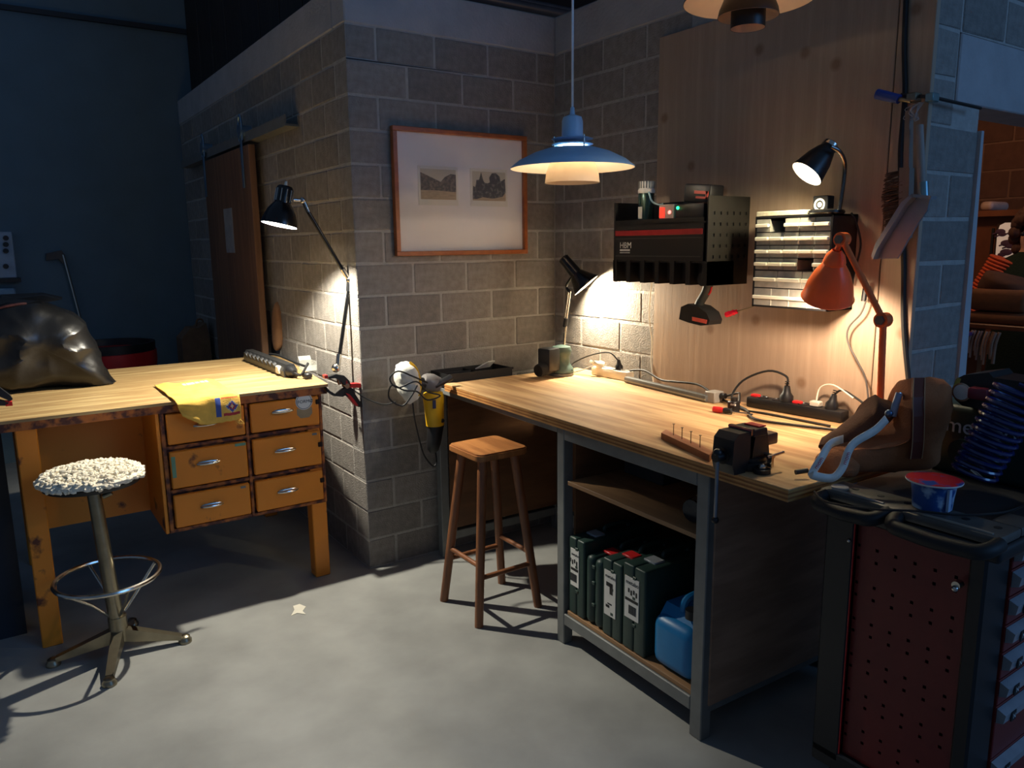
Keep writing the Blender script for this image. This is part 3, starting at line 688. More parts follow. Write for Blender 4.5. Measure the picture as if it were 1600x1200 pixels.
for k in range(4):
    a = math.radians(-15 + 30 + 90 * k); q = V((sx + tilt.x * .45 + .182 * math.cos(a), sy + .182 * math.sin(a), .327))
    MB().tube([q, V((sx + .09 * math.cos(a), sy + .09 * math.sin(a), .24)), V((sx + .03 * math.cos(a), sy + .03 * math.sin(a), .17))], .006, smooth=False).build('brace', CHROME, t)
for k, a in enumerate((-107, -14, 167, 72)):
    a = math.radians(a); d = V((math.cos(a), math.sin(a), 0)); n_ = V((-d.y, d.x, 0)); c0 = V((sx, sy, 0))
    lg = MB().prism([c0 + d * .02 + n_ * .02 + V((0, 0, .06)), c0 + d * .02 - n_ * .02 + V((0, 0, .06)), c0 + d * .02 - n_ * .016 + V((0, 0, .115)), c0 + d * .02 + n_ * .016 + V((0, 0, .115))], V((0, 0, 0)) + d * .0001)
    lg = MB()
    v0 = [c0 + d * .02 + n_ * s * .021 + V((0, 0, h)) for s, h in ((1, .055), (-1, .055), (-1, .11), (1, .11))]
    v1 = [c0 + d * .225 + n_ * s * .014 + V((0, 0, h)) for s, h in ((1, .016), (-1, .016), (-1, .034), (1, .034))]
    a_, b_ = [lg.b.verts.new(v) for v in v0], [lg.b.verts.new(v) for v in v1]
    for i in range(4): lg.b.faces.new((a_[i], a_[(i + 1) % 4], b_[(i + 1) % 4], b_[i]))
    lg.b.faces.new(a_[::-1]); lg.b.faces.new(b_)
    f = lg.build('foot', DULL, t, smooth=False)
    MB().lathe(c0 + d * .235, (0, 0, 1), [(.012, 0), (.026, .001), (.026, .012), (.02, .02), (.02, .026), (.012, .032)], 18).build('glide', DULL, f)
# ============================================================ wooden stool
cx, cy_ = .286, -.66; SZ = .73
t = thing('bar_stool', (cx, cy_, 0), 'wooden bar stool with rounded square seat tucked at the workbench', 'stool')
poly = []
for ex, ey in ((1, 1), (-1, 1), (-1, -1), (1, -1)):
    for k in range(5):
        a = math.atan2(ey, ex) - math.pi / 4 + k * math.pi / 8
        poly.append(V((cx + .005 + ex * .095 + .035 * math.cos(a), cy_ + .01 + ey * .097 + .035 * math.sin(a), SZ - .032)))
b = MB().prism(poly, (0, 0, .032)); bmesh.ops.bevel(b.b, geom=[e for e in b.b.edges if abs(e.verts[0].co.z - e.verts[1].co.z) < 1e-4], offset=.006, segments=2, affect='EDGES')
b.build('seat', STOOLW, t)
feet = [(-.156, .148), (-.156, -.15), (.158, .147), (.156, -.146)]; tops = []
for fx, fy in feet:
    p0 = V((cx + fx, cy_ + fy, 0)); p1 = V((cx + fx * .52, cy_ + fy * .55, SZ - .03)); tops.append((p0, p1))
    MB().cyl(p0, p1, .019, .021, 8).build('leg', LEGW, t, ang=60)
for i, j, f in ((0, 1, .36), (2, 3, .36), (1, 3, .29), (0, 2, .29)):
    MB().cyl(tops[i][0].lerp(tops[i][1], f), tops[j][0].lerp(tops[j][1], f), .011, n=10).build('stretcher', LEGW, t)
tag(MB().prism([pt(x, y, Z, .001) for x, y in ((458, 947), (468, 944), (478, 948), (473, 955), (478, 960), (464, 958), (455, 962), (460, 953))], (0, 0, .0012)).build('paint_splash', WHITEP, smooth=False), 'white paint splash dried on the concrete floor', 'paint splash')
# ============================================================ workbench
BZ = .93
T = Matrix.Translation((.337, -.2, 0)) @ Matrix.Rotation(-.03, 4, 'Z')
BW = lambda x, y, z: T @ V((x, y, z))
t = thing('workbench', (.7, -1.1, 0), 'long workbench with thick plywood top on grey steel frame by the block walls', 'workbench')
top = MB(T).box(0, .80, -1.962, 0, BZ - .004, BZ, bev=.001).build('bench_top', PLYTOP, t, smooth=False)
for i in range(5):
    MB(T).box(.001 * (i % 2), .80, -1.961 + .001 * (i % 2), -.001 * (i % 2), BZ - .0045 - .0062 * (i + 1), BZ - .0042 - .0062 * i).build('ply_layer', mat('ply_layer_%d' % (i % 2), c(*((150, 94, 46) if i % 2 else (188, 134, 74))), .6, var=.2, scale=14, stretch=(1, 1, 1)), top, smooth=False)
LZ = BZ - .036
for y0, y1 in ((.108, .155), (-.93, -.885), (-1.665, -1.615)):
    MB(T).box(.022, .067, y0, y1, 0, LZ, bev=.003).build('leg', STEEL, t, smooth=False)
    MB(T).box(.735, .78, y0, y1, 0, LZ, bev=.003).build('leg', STEEL, t, smooth=False)
MB(T).box(.024, .06, -.885, .108, LZ - .03, LZ, bev=.003).build('frame_rail', STEEL, t, smooth=False)
MB(T).box(.022, .067, -1.615, -.93, LZ - .05, LZ, bev=.003).build('frame_rail', STEEL, t, smooth=False)
MB(T).box(.022, .067, -1.615, -.93, .085, .133, bev=.003).build('frame_rail', STEEL, t, smooth=False)
MB(T).box(.735, .78, -1.615, .108, LZ - .05, LZ, bev=.003).build('frame_rail', STEEL, t, smooth=False)
MB(T).box(.735, .78, -1.615, .108, .085, .133, bev=.003).build('frame_rail', STEEL, t, smooth=False)
for y0 in (.11, -.93, -1.66):
    MB(T).box(.067, .735, y0, y0 + .045, LZ - .04, LZ, bev=.003).build('cross_rail', STEEL, t, smooth=False)
    MB(T).box(.067, .735, y0, y0 + .045, .085, .13, bev=.003).build('cross_rail', STEEL, t, smooth=False)
MB(T).box(.07, .735, .10, .109, .15, LZ - .04).build('end_panel', PLYDARK, t, smooth=False)
MB(T).box(.05, .735, -1.672, -1.655, .12, LZ - .02).build('end_panel', wood('end_panel_plywood', c(176, 144, 120), c(120, 90, 70), (.6, 4, 4), 2.5, .6, .6), t, smooth=False)
MB(T).box(.07, .735, -.942, -.932, .14, LZ - .02).build('divider', PLYDARK, t, smooth=False)
MB(T).box(.74, .75, -1.61, .1, .15, LZ - .05).build('back_panel', PLYDARK, t, smooth=False)
MB(T).box(.03, .73, -1.612, -.944, .668, .684, bev=.001).build('shelf', SHELFW, t, smooth=False)
MB(T).box(.03, .73, -1.612, -.944, .134, .15, bev=.001).build('bottom_shelf', SHELFW, t, smooth=False)
# ---- cases on the bottom shelf
def case(y0, y1, h, label, lab=True, red=False, rnd=.008, deep=.36):
    o = thing('tool_case', BW(.05, (y0 + y1) / 2, .1505), label, 'tool case', 'dark green tool cases on the bottom shelf')
    z0 = .1505; x0 = .032
    half = (y0 + y1) / 2
    MB(T).box(x0, x0 + deep, y0, half - .001, z0, z0 + h, bev=rnd, seg=3).build('shell', DARKGREEN, o)
    MB(T).box(x0, x0 + deep, half + .001, y1, z0, z0 + h, bev=rnd, seg=3).build('shell', DARKGREEN, o)
    for zz in (.3, .62, .85):
        MB(T).box(x0 - .003, x0 + .006, half - .012, half + .004, z0 + h * zz, z0 + h * zz + .012, bev=.001).build('clip', DARKGREEN, o, smooth=False)
    MB(T).box(x0 + .07, x0 + .12, half - .03, half + .03, z0 + h - .004, z0 + h + .006, bev=.003).build('latch', RED if red else mat('pale_latch', c(150, 156, 160), .4), o)
    MB(T).tube([(x0 + .14, half, z0 + h), (x0 + .15, half, z0 + h + .02), (x0 + .25, half, z0 + h + .02), (x0 + .26, half, z0 + h)], .009).build('handle', DARKGREEN, o)
    if lab:
        la, lb = y1 - .014, y0 + .03
        za, zb = z0 + h * (.38 if lab == 1 else .28), z0 + h * .86
        lo = MB(T).box(x0 - .0025, x0 + .002, lb, la, za, zb).build('label', LABELW, o, smooth=False)
        ux = BW(0, -1, 0) - BW(0, 0, 0)
        text('label_text', 'metabo', INK, lo, BW(x0 - .003, la - .006, zb - .026), ux, (0, 0, 1), (la - lb) * .30, .0003)
        b = MB(T)
        if lab == 1:
            b.box(x0 - .0032, x0 - .002, lb + .003, la - .003, za + (zb - za) * .42, za + (zb - za) * .49)
            for q in range(9): b.box(x0 - .0032, x0 - .002, lb + .012 + q * .0045, lb + .0145 + q * .0045 + .001 * (q % 2), za + (zb - za) * .12, za + (zb - za) * .33)
            for q in range(4): b.box(x0 - .0032, x0 - .002, lb + .008 + q * .013, lb + .016 + q * .013, za + (zb - za) * (.58 + .05 * (q % 2)), za + (zb - za) * (.70 + .03 * (q % 2)))
        else:
            b.box(x0 - .0032, x0 - .002, lb + .02, la - .012, za + (zb - za) * .66, za + (zb - za) * .75).box(x0 - .0032, x0 - .002, lb + .015, lb + .032, za + (zb - za) * .5, za + (zb - za) * .75)
            b.box(x0 - .0032, x0 - .002, lb + .02, la - .02, za + (zb - za) * .26, za + (zb - za) * .29).box(x0 - .0032, x0 - .002, la - .03, la - .01, za + (zb - za) * .18, za + (zb - za) * .24)
        b.build('label_print', INK, lo, smooth=False)
    return o
case(-1.045, -.950, .315, 'dark green tool case with barcode label next to the middle bench leg', 1)
case(-1.150, -1.050, .275, 'dark green rounded tool case without label, next to the first labelled case', 0, True, .022)
case(-1.262, -1.155, .30, 'dark green tool case with tall label showing a drill', 2, True)
case(-1.385, -1.268, .322, 'dark green tool case with barcode label beside the blue canister', 1)
o = thing('jerrycan', BW(.12, -1.49, .1505), 'blue plastic canister on the bottom shelf of the workbench', 'canister')
BLUE = mat('blue_plastic', c(20, 118, 176), .4, var=.06)
MB(T).box(.04, .30, -1.595, -1.405, .1505, .335, bev=.04, seg=4).build('tank', BLUE, o)
MB(T).prism([(.07, -1.58, .325), (.27, -1.58, .325), (.24, -1.58, .365), (.1, -1.58, .365)], (0, .16, 0)).build('shoulder', BLUE, o)
MB(T).tube([(.1, -1.50, .36), (.12, -1.50, .40), (.22, -1.50, .40), (.24, -1.50, .36)], .014).build('handle', BLUE, o)
MB(T).cyl((.09, -1.55, .36), (.09, -1.55, .39), .024).build('cap', BLACKP, o)
# ---- upper shelf things
o = thing('dark_box', BW(.4, -1.08, .685), 'dark cardboard box deep in the upper compartment of the workbench', 'box')
MB(T).box(.28, .5, -1.2, -.98, .6845, .83, bev=.004).build('box_body', mat('dark_card', c(64, 58, 54), .8), o, smooth=False)
MB(T).box(.27, .51, -1.21, -.97, .83, .842, bev=.002).build('box_lid', MATS['dark_card'], o, smooth=False)
tag(MB(T).box(.20, .28, -1.5, -1.44, .6845, .735, bev=.003).build('wood_offcut', wood('offcut_wood', c(196, 160, 112), c(150, 112, 70), (6, 1, 6), 3), smooth=False), 'small pale wood offcut on the upper bench shelf', 'wood block')
o = thing('glass_jar', BW(.13, -1.53, .685), 'dark glass jar lying with shiny lid on the upper bench shelf', 'jar')
MB(T).lathe((.10, -1.53, .725), (1, .1, 0), [(.005, 0), (.036, .002), (.04, .01), (.04, .10), (.03, .115), (.03, .13), (.005, .131)], 22).build('jar_body', mat('smoky_glass', c(52, 56, 62), .12, var=.3, coat=1), o)
MB(T).cyl((.09, -1.531, .725), (.1, -1.53, .725), .037).build('lid', mat('dark_lid', c(50, 54, 60), .25, .6), o)
# ---- power socket under the left part
tag(MB(T).tube([(.70, -.5, .03), (.66, -.6, .012), (.58, -.7, .01), (.62, -.8, .012)], .008).build('floor_hose', mat('tan_hose', c(130, 100, 70), .7)), 'tan hose end lying on the floor under the workbench', 'hose')
# ============================================================ tray between bench and wall
o = thing('parts_tray', (.6, -.11, .9), 'black open metal parts tray between the bench end and the block wall', 'tray')
x0, x1, y0, y1, z0, z1 = .365, .735, -.195, -.015, .896, .968
MB().box(x0, x1, y0, y1, z0, z0 + .004).box(x0, x1, y0, y0 + .004, z0, z1).box(x0, x1, y1 - .004, y1, z0, z1).box(x0, x0 + .004, y0, y1, z0, z1).box(x1 - .004, x1, y0, y1, z0, z1).build('tray_body', BLACKS, o, smooth=False)
MB().box(.55, .554, y0 + .004, y1 - .004, z0 + .004, z1 - .006).build('divider', BLACKS, o, smooth=False)
MB().box(x0, .55, -.10, -.096, z0 + .004, z1 - .006).build('divider', BLACKS, o, smooth=False)
MB().box(x0 - .012, x1 + .005, y0 - .004, y0, z1 - .008, z1 + .002).build('rim', BLACKS, o, smooth=False)
o = MB().prism([(.60, -.06, .955), (.70, -.04, .955), (.72, -.06, .985), (.66, -.09, .99)], (0, .004, .004)).build('white_card', LABELW, smooth=False)
tag(o, 'folded white card standing in the black parts tray', 'card')
# ============================================================ polisher hanging at the bench end
PYy = -.25
P = lambda x, y, yy=PYy: pt(x, y, Y, yy)
o = thing('polisher', P(683, 700), 'yellow and black polishing machine with white bonnet hanging at the bench end', 'polisher')
YEL = mat('yellow_plastic', c(226, 176, 26), .4, var=.05)
MB().lathe(P(680, 664), P(676, 604) - P(680, 664), [(.02, -.003), (.043, 0), (.045, .06), (.048, .10), (.05, .13), (.046, .155), (.02, .165)], 20).build('motor_housing', YEL, o)
MB().cyl(P(685, 655) + V((0, -.042, 0)), P(685, 655) + V((0, -.03, 0)), .010).build('brush_cap', INK, o)
MB().lathe(P(681, 662), P(676, 706) - P(681, 662), [(.04, -.002), (.038, .02), (.034, .09), (.027, .125), (.012, .14)], 18).build('grip', BLACKP, o)
MB().lathe(P(678, 600), P(657, 592) - P(678, 600), [(.01, -.03), (.04, -.02), (.044, .02), (.036, .05), (.028, .062), (.01, .064)], 18).build('gear_head', mat('smoke_grey', c(112, 108, 106), .35), o)
MB().cyl(P(662, 600), P(648, 598), .03).build('spindle_collar', BLACKP, o)
MB().cyl(P(674, 602) + V((0, -.03, 0)), P(700, 592) + V((0, -.03, .012)), .014, .016).build('side_handle', BLACKP, o)
b = MB().pillow([P(x, y) for x, y in ((620, 572), (630, 565), (642, 568), (650, 580), (655, 602), (652, 620), (642, 628), (632, 624), (622, 600))], (0, .065, 0), noise_amt=.013, nscale=19)
b.build('bonnet', mat('white_bonnet', c(226, 222, 208), .9, bump=.3, bscale=40), o)
MB().tube([P(640, 566, PYy - .03), P(651, 577, PYy - .05), P(657, 600, PYy - .055), P(654, 618, PYy - .04)], .006).build('bonnet_rim', YEL, o)
cable('looped_cable', [P(668, 598, -0.330), P(645, 588, -0.340), P(622, 580, -0.330), P(609, 592, -0.320), P(622, 606, -0.330), P(650, 596, -0.340), P(668, 612, -0.335), P(688, 618, -0.325), P(668, 625, -0.330), P(652, 612, -0.340), P(632, 610, -0.340), P(612, 602, -0.320), P(608, 622, -0.300), P(628, 634, -0.315), P(642, 620, -0.330), P(652, 602, -0.340)], .0038, RUBBER, 'black polisher cord looped around the white bonnet')
cable('polisher_lead', [P(645, 630, -0.240), P(648, 655, -0.240), P(656, 690, -0.240), P(663, 712, -0.240), P(676, 728, -0.250), P(682, 722, -0.250), P(680, 704, -0.250)], .0038, RUBBER, 'black lead hanging down below the polisher in a loop')
MB().box(0, .02, 0, .01, 0, .05).b.free()
q = P(679, 632, PYy - .055); tag(MB().box(q.x - .008, q.x + .008, q.y, q.y + .006, q.z - .02, q.z + .02, bev=.001).build('blue_tag', mat('navy_tag', c(36, 46, 84), .5), smooth=False), 'small dark blue tag tied to the polisher cord', 'tag')
# ============================================================ sander
q = pt(877, 586, Z, BZ); sxx, syy = q.x, q.y
o = thing('sander', (sxx, syy, BZ), 'green random orbit sander with black dust bag on the workbench', 'sander')
SG = mat('sander_green', c(78, 98, 90), .4, var=.08)
MB().lathe((sxx, syy, BZ), (0, 0, 1), [(.05, 0), (.062, .002), (.062, .014), (.055, .016)], 28).build('pad', mat('pad_grey', c(120, 120, 116), .6), o)
MB().lathe((sxx, syy, BZ), (0, 0, 1), [(.05, .016), (.064, .018), (.062, .036), (.05, .05), (.044, .062), (.042, .095), (.048, .108), (.052, .125), (.046, .145), (.02, .152)], 28).build('body', SG, o)
d = (pt(845, 592, Z, BZ) - q); d.z = 0; d.normalize()
MB().box(-.036, .036, -.028, .028, -.045, .045, bev=.006, R=None).b.free()
Rm = frame(V((0, 0, 1))) ; yaw = Matrix.Rotation(math.atan2(d.y, d.x), 3, 'Z')
cpt = V((sxx, syy, BZ)) + d * .085
b = MB(); b.box(-.034, .046, -.04, .04, -.06, .052, bev=.008, seg=2, R=None)
b.b.transform(Matrix.Translation(cpt + V((0, 0, .095))) @ yaw.to_4x4()); b.build('dust_box', BLACKP, o)
b = MB(); b.box(.0355, .039, -.030, .030, -.045, .045, bev=.001); b.b.transform(Matrix.Translation(cpt - d * .074 + V((0, 0, .095))) @ yaw.to_4x4()); b.build('filter_plate', CHROME, o, smooth=False)
MB().lathe(cpt + V((0, 0, .052)), d + V((0, 0, -.12)), [(.012, -.05), (.034, -.03), (.036, .03), (.033, .075), (.03, .085), (.01, .086)], 20).build('dust_bag', mat('black_cloth', c(26, 25, 25), .9, bump=.3, bscale=60), o)
# ============================================================ corner lamp
CX = 1.045
P = lambda x, y, xx=CX: pt(x, y, X, xx)
b0 = P(879, 548); b0.z = BZ
o = thing('corner_lamp', b0, 'black cone shade lamp on thin jointed stand in the wall corner, lit', 'lamp')
MB().lathe(b0, (0, 0, 1), [(.06, 0), (.06, .012), (.045, .02), (.012, .026)], 26).build('base', BLACKM, o)
MB().cyl(b0 + V((0, 0, .02)), P(884, 508), .008).build('lower_pole', CHROME, o)
MB().cyl(P(882, 510) + V((0, -.004, 0)), P(885, 497), .013).build('clamp_joint', BLACKP, o)
MB().cyl(P(884, 506), P(891, 455), .006).cyl(P(881, 506), P(888, 456), .004).build('upper_pole', CHROME, o)
ro = P(909, 445) + V((.03, 0, -.005)); ap = P(891, 402) + V((-.05, 0, 0)); ax = (ap - ro).normalized(); hl = (ap - ro).length
CS = [(.076, 0), (.076, .004), (.06, .03), (.036, .075), (.031, .08), (.028, hl - .006), (.02, hl), (.002, hl)]
MB().lathe(ro, ax, CS, 32, close=False).build('shade', BLACKM, o)
MB().lathe(ro, ax, [(r - .002, h + .001) for r, h in CS[:4]] + [(.001, .076)], 32, close=False).build('reflector', WHITEIN, o)
MB().tube([P(891, 457), P(888, 446) + V((-.012, 0, 0)), ro + ax * .085], .007).build('head_joint', BLACKM, o)
MB().ball(ro + ax * .045, .022).build('bulb', BULB, o)
lamp_light('corner_lamp_light', ro + ax * .014, 42, (1, .87, .64), .02, ro - ax, 165, .7)
# ============================================================ sockets, leads and small things on the bench
t2 = BZ
P = lambda x, y, h=0: pt(x, y, Z, BZ + h)
a, e = P(950, 586), P(990, 599)
def strip(name, p0, p1, wdt, hgt, m, label, cat='power strip', bev=.006):
    p0, p1 = V(p0), V(p1); d = p1 - p0; d.z = 0; ln = d.length
    o = thing(name, (p0 + p1) / 2, label, cat)
    b = MB(); b.box(-ln / 2, ln / 2, -wdt / 2, wdt / 2, 0, hgt, bev=bev, seg=2)
    M_ = Matrix.Translation(V(((p0 + p1) / 2).xyz)) @ Matrix.Rotation(math.atan2(d.y, d.x), 4, 'Z')
    b.b.transform(M_); b.build('housing', m, o); return o, M_, ln
WX = 1.075
o, M_, ln = strip('white_socket_strip', (WX, -.44, BZ), (WX, -.70, BZ), .05, .045, WHITEP, 'white socket strip on the bench under the corner lamp')
for q in (-.09, -.03, .03, .09):
    b = MB(); b.cyl((q, 0, .0445), (q, 0, .0475), .019); b.b.transform(M_); b.build('socket', GREYP, o)
def plug(p, up, m, label, ang=0, s=1.0):
    pl = thing('mains_plug', p, label, 'plug', 'plugs in the socket strips'); p = V(p); up = V(up).normalized()
    MB().lathe(p, up, [(.004, 0), (.019 * s, .001), (.019 * s, .016 * s), (.012 * s, .026 * s), (.008 * s, .045 * s), (.004, .046 * s)], 14).build('plug_body', m, pl)
    b = MB()
    for k in range(3): b.lathe(p + up * (.044 + .006 * k) * s, up, [(.003, 0), (.0065 * s, .0005), (.0065 * s, .003), (.003, .0035)], 10)
    b.build('strain_relief', m, pl); return pl
plug((WX, -.50, BZ + .048), (-.7, .4, .35), WHITEP, 'white plug in the white socket strip', s=1.2)
plug((WX, -.62, BZ + .048), (0, .1, 1), BLACKP, 'slim black plug standing in the white socket strip')
cable('bench_lead', [(WX, -.61, BZ + .09), (1.06, -.56, BZ + .125), (1.03, -.45, BZ + .10), (.99, -.36, BZ + .05), (sxx + .02, syy - .06, BZ + .03)], .0036, RUBBER, 'dark lead arching from the slim plug to the sander')
cable('bench_lead', [(WX - .03, -.49, BZ + .06), (1.03, -.42, BZ + .03), (.99, -.38, BZ + .012), (.93, -.33, BZ + .008)], .003, GREYP, 'thin grey lead lying flat beside the sander')
cable('white_cable', [(1.128, -.80, BZ + .005), (1.14, -.77, BZ + .1), (1.148, -.765, 1.12), (1.15, -.74, 1.25), (1.15, -.755, 1.42)], .0034, WHITEP, 'thin white cord running up the block wall beside the plywood')
GREYD = mat('dark_grey_plastic', c(96, 98, 96), .5)
o, M_, ln = strip('grey_cable_duct', (1.04, -.71, BZ + .001), (.985, -1.26, BZ + .001), .032, .028, GREYD, 'long dark grey socket bar along the back of the bench', 'power strip')
b = MB(); b.box(-ln / 2, ln / 2, -.0165, -.0145, .008, .014); b.b.transform(M_); b.build('side_groove', mat('pale_groove', c(170, 166, 150), .5), o, smooth=False)
cable('bench_lead', [(WX + .005, -.69, BZ + .05), (1.09, -.78, BZ + .06), (1.075, -.9, BZ + .035), (1.05, -1.02, BZ + .045), (1.05, -1.15, BZ + .05), (1.0, -1.28, BZ + .03)], .005, RUBBER, 'black lead snaking along the back of the bench against the plywood')
q = P(1117, 628); o = thing('grey_adapter', q, 'square grey plastic adapter at the end of the socket bar', 'adapter')
MB().box(q.x - .03, q.x + .03, q.y - .022, q.y + .03, BZ, BZ + .045, bev=.003).build('adapter_body', GREYP, o)
MB().cyl((q.x + .01, q.y - .02, BZ + .028), (q.x + .01, q.y - .045, BZ + .03), .012).build('lead_collar', BLACKP, o)
cable('bench_lead', [(q.x + .01, q.y - .045, BZ + .03), (q.x + .02, q.y - .10, BZ + .05), (q.x - .02, q.y - .14, BZ + .052), (q.x - .05, q.y - .165, BZ + .03)], .0045, RUBBER, 'short black lead between the grey adapter and the black charger plug')
q = P(1146, 644); o = thing('charger_plug', q, 'black charger plug with white mark standing on the bench', 'plug')
MB().box(q.x - .018, q.x + .018, q.y - .018, q.y + .018, BZ, BZ + .045, bev=.004).cyl((q.x, q.y, BZ + .045), (q.x, q.y, BZ + .058), .013).build('plug_body', BLACKP, o)
MB().box(q.x - .02, q.x - .012, q.y - .021, q.y + .0, BZ + .03, BZ + .036).build('white_mark', WHITEP, o, smooth=False)
a, e = P(1113, 644), P(1137, 647)
d = (e - a).normalized(); o = thing('screwdriver', a, 'short red and black screwdriver lying on the bench', 'screwdriver')
MB().lathe(a + V((0, 0, .013)), d, [(.004, 0), (.012, .004), (.0125, .03), (.010, .045)], 12).build('handle', RED, o)
MB().lathe(a + V((0, 0, .013)), d, [(.0105, .045), (.0125, .055), (.009, .07), (.012, .078), (.003, .08)], 12).build('grip_end', BLACKP, o)
MB().cyl(a + d * .08 + V((0, 0, .012)), a + d * .16 + V((0, 0, .01)), .0035).build('blade', CHROME, o)
# long black strip with red switches
p0, p1 = V((1.03, -1.36, BZ)), V((1.0, -1.84, BZ))
p0 = P(1172, 634); p1 = P(1320, 660); p0.z = p1.z = BZ
o, M_, ln = strip('black_socket_strip', p0, p1, .06, .042, BLACKP, 'long black socket strip with red switches on the bench')
def on(u, z=.042, v=0): return M_ @ V((u, v, z))
for u in (-.17 * ln / .47, -.095 * ln / .47, .04 * ln / .47, .10 * ln / .47, .17 * ln / .47):
    b = MB(); b.lathe((u, 0, .0415), (0, 0, 1), [(.016, 0), (.022, .0005), (.022, .004), (.018, .004), (.016, .001)], 20); b.b.transform(M_); b.build('socket', mat('dark_socket', c(40, 40, 42), .4), o)
for u in (-.44 * ln, .02 * ln):
    b = MB(); b.box(u - .018, u + .018, -.012, .012, .04, .052, bev=.005, seg=2); b.b.transform(M_); b.build('switch', mat('red_switch', c(224, 40, 40), .35, emit=.25), o)
u1, u2 = -.10 * ln, .36 * ln
plug(on(u1), (0, 0, 1), BLACKP, 'big black plug with arching lead in the black socket strip', s=1.35)
plug(on(u2), (.1, -.1, 1), BLACKP, 'black plug near the brown bag in the black socket strip', s=1.2)
b = MB(); b.box(.21 * ln - .02, .21 * ln + .02, -.015, .015, .0425, .062, bev=.003); b.b.transform(M_); tag(b.build('flat_plug', WHITEP), 'flat white plug in the black socket strip', 'plug')
q = on(u1, .105); cable('bench_lead', [q, q + V((.02, .02, .03)), q + V((0, .09, .045)), q + V((-.05, .17, .0)), q + V((-.09, .19, -.07)), q + V((-.11, .12, -.1)), q + V((-.1, .0, -.1)), q + V((-.09, -.25, -.1))], .0045, RUBBER, 'black lead arching from the big plug and along the strip')
q = on(u2, .085); cable('bench_lead', [q, q + V((.01, -.03, .03)), q + V((-.02, -.10, .02)), q + V((-.04, -.16, .0))], .004, RUBBER, 'black lead from the plug near the brown bag')
q = on(.21 * ln, .06); cable('bench_lead', [q, q + V((.02, .0, .05)), q + V((.01, -.06, .07)), q + V((-.02, -.16, .04))], .003, WHITEP, 'thin white lead from the flat white plug')
cable('bench_lead', [P(1130, 625, .01), P(1165, 640, .008), P(1180, 655, .008), P(1240, 664, .008), P(1310, 672, .008)], .0055, RUBBER, 'thick black lead lying in front of the black socket strip')
# ============================================================ nail block and vise
a, e, g = P(1033, 686), P(1108, 722), P(1052, 672)
o = thing('nail_block', (a + e) / 2, 'reddish wood block with four upright nails beside the vise', 'wood block')
ud = (e - a); vd = (g - a).normalized() * .05
b = MB().prism([a, e, e + vd, a + vd], (0, 0, .022)); b.build('block', wood('red_wood', c(190, 122, 76), c(124, 66, 36), (4, 1, 4), 4), o, smooth=False)
for k in range(4):
    p = a + ud * (.22 + .185 * k) + vd * .55 + V((0, 0, .018))
    MB().cyl(p, p + V((0, 0, .042)), .0014, n=6).cyl(p + V((0, 0, .042)), p + V((0, 0, .0435)), .0045, n=8).build('nail', mat('nail_steel', c(110, 92, 74), .4, .9), o)
q = pt(1152, 733, Z, BZ); vx, vy = q.x + .02, q.y
o = thing('bench_vise', (vx, vy, BZ), 'black bench vise bolted to the front edge of the workbench', 'vise')
VB = mat('vise_black', c(26, 24, 24), .38, var=.15)
vr = Matrix.Translation((vx, vy, BZ)) @ Matrix.Rotation(-.03, 4, 'Z')
def vm(): return MB(vr)
vm().lathe((.03, 0, 0), (0, 0, 1), [(.02, 0), (.06, .001), (.06, .022), (.054, .026), (.05, .026), (.05, .036), (.02, .037)], 32).build('swivel_base', VB, o)
for ex, ey in ((.005, -.068), (.06, .062)):
    f = vm().lathe((ex, ey, 0), (0, 0, 1), [(.005, 0), (.024, .001), (.024, .014), (.005, .015)], 20).build('mounting_lug', VB, o)
    vm().lathe((ex, ey, .015), (0, 0, 1), [(.002, 0), (.011, .001), (.011, .006), (.006, .012), (.001, .013)], 14).build('bolt', CHROME, f)
vm().prism([(.0, -.036, .036), (.075, -.036, .036), (.062, -.036, .105), (.01, -.036, .105)], (0, .072, 0)).build('fixed_jaw', VB, o, smooth=False)
vm().box(-.005, .055, -.042, .042, .10, .122, bev=.003).build('anvil_head', VB, o, smooth=False)
vm().box(.0, .13, -.022, .022, .058, .094, bev=.006, seg=2).build('slide_beam', mat('vise_beam', c(84, 72, 62), .35, .3), o)
vm().prism([(-.075, -.038, .0), (-.03, -.038, .0), (-.012, -.038, .045), (-.012, -.038, .118), (-.06, -.038, .118), (-.08, -.038, .10), (-.085, -.038, .03)], (0, .076, 0)).build('moving_jaw', VB, o, smooth=False)
for xx in (-.013, -.006): vm().box(xx - .003, xx + .003, -.042, .042, .108, .126).build('jaw_plate', CHROME if xx < -.01 else VB, o, smooth=False)
vm().box(-.02, -.012, -.04, .04, .121, .124).build('red_stripe', mat('vise_red', c(150, 50, 56), .5), o, smooth=False)
vm().box(.03, .062, -.03, .025, .122, .126, bev=.001).build('maker_badge', RED, o, smooth=False)
vm().cyl((-.115, 0, .05), (-.07, 0, .05), .014).cyl((-.085, 0, .05), (-.078, 0, .05), .024, n=20).build('screw', VB, o)
hd = vm().cyl((-.104, 0, .06), (-.104, 0, -.135), .0055).build('handle_bar', mat('grey_steel_bar', c(150, 152, 158), .3, .8), o)
for kz, kr in ((-.138, .011), (.062, .013)): vm().ball((-.104, 0, kz), kr).build('handle_knob', BLACKP, hd)
vm().cyl((.048, -.075, .045), (.048, -.04, .045), .005).cyl((.02, -.072, .045), (.09, -.072, .05), .0045).box(.03, .04, -.08, -.064, .015, .05).build('swivel_lock', CHROME, o)
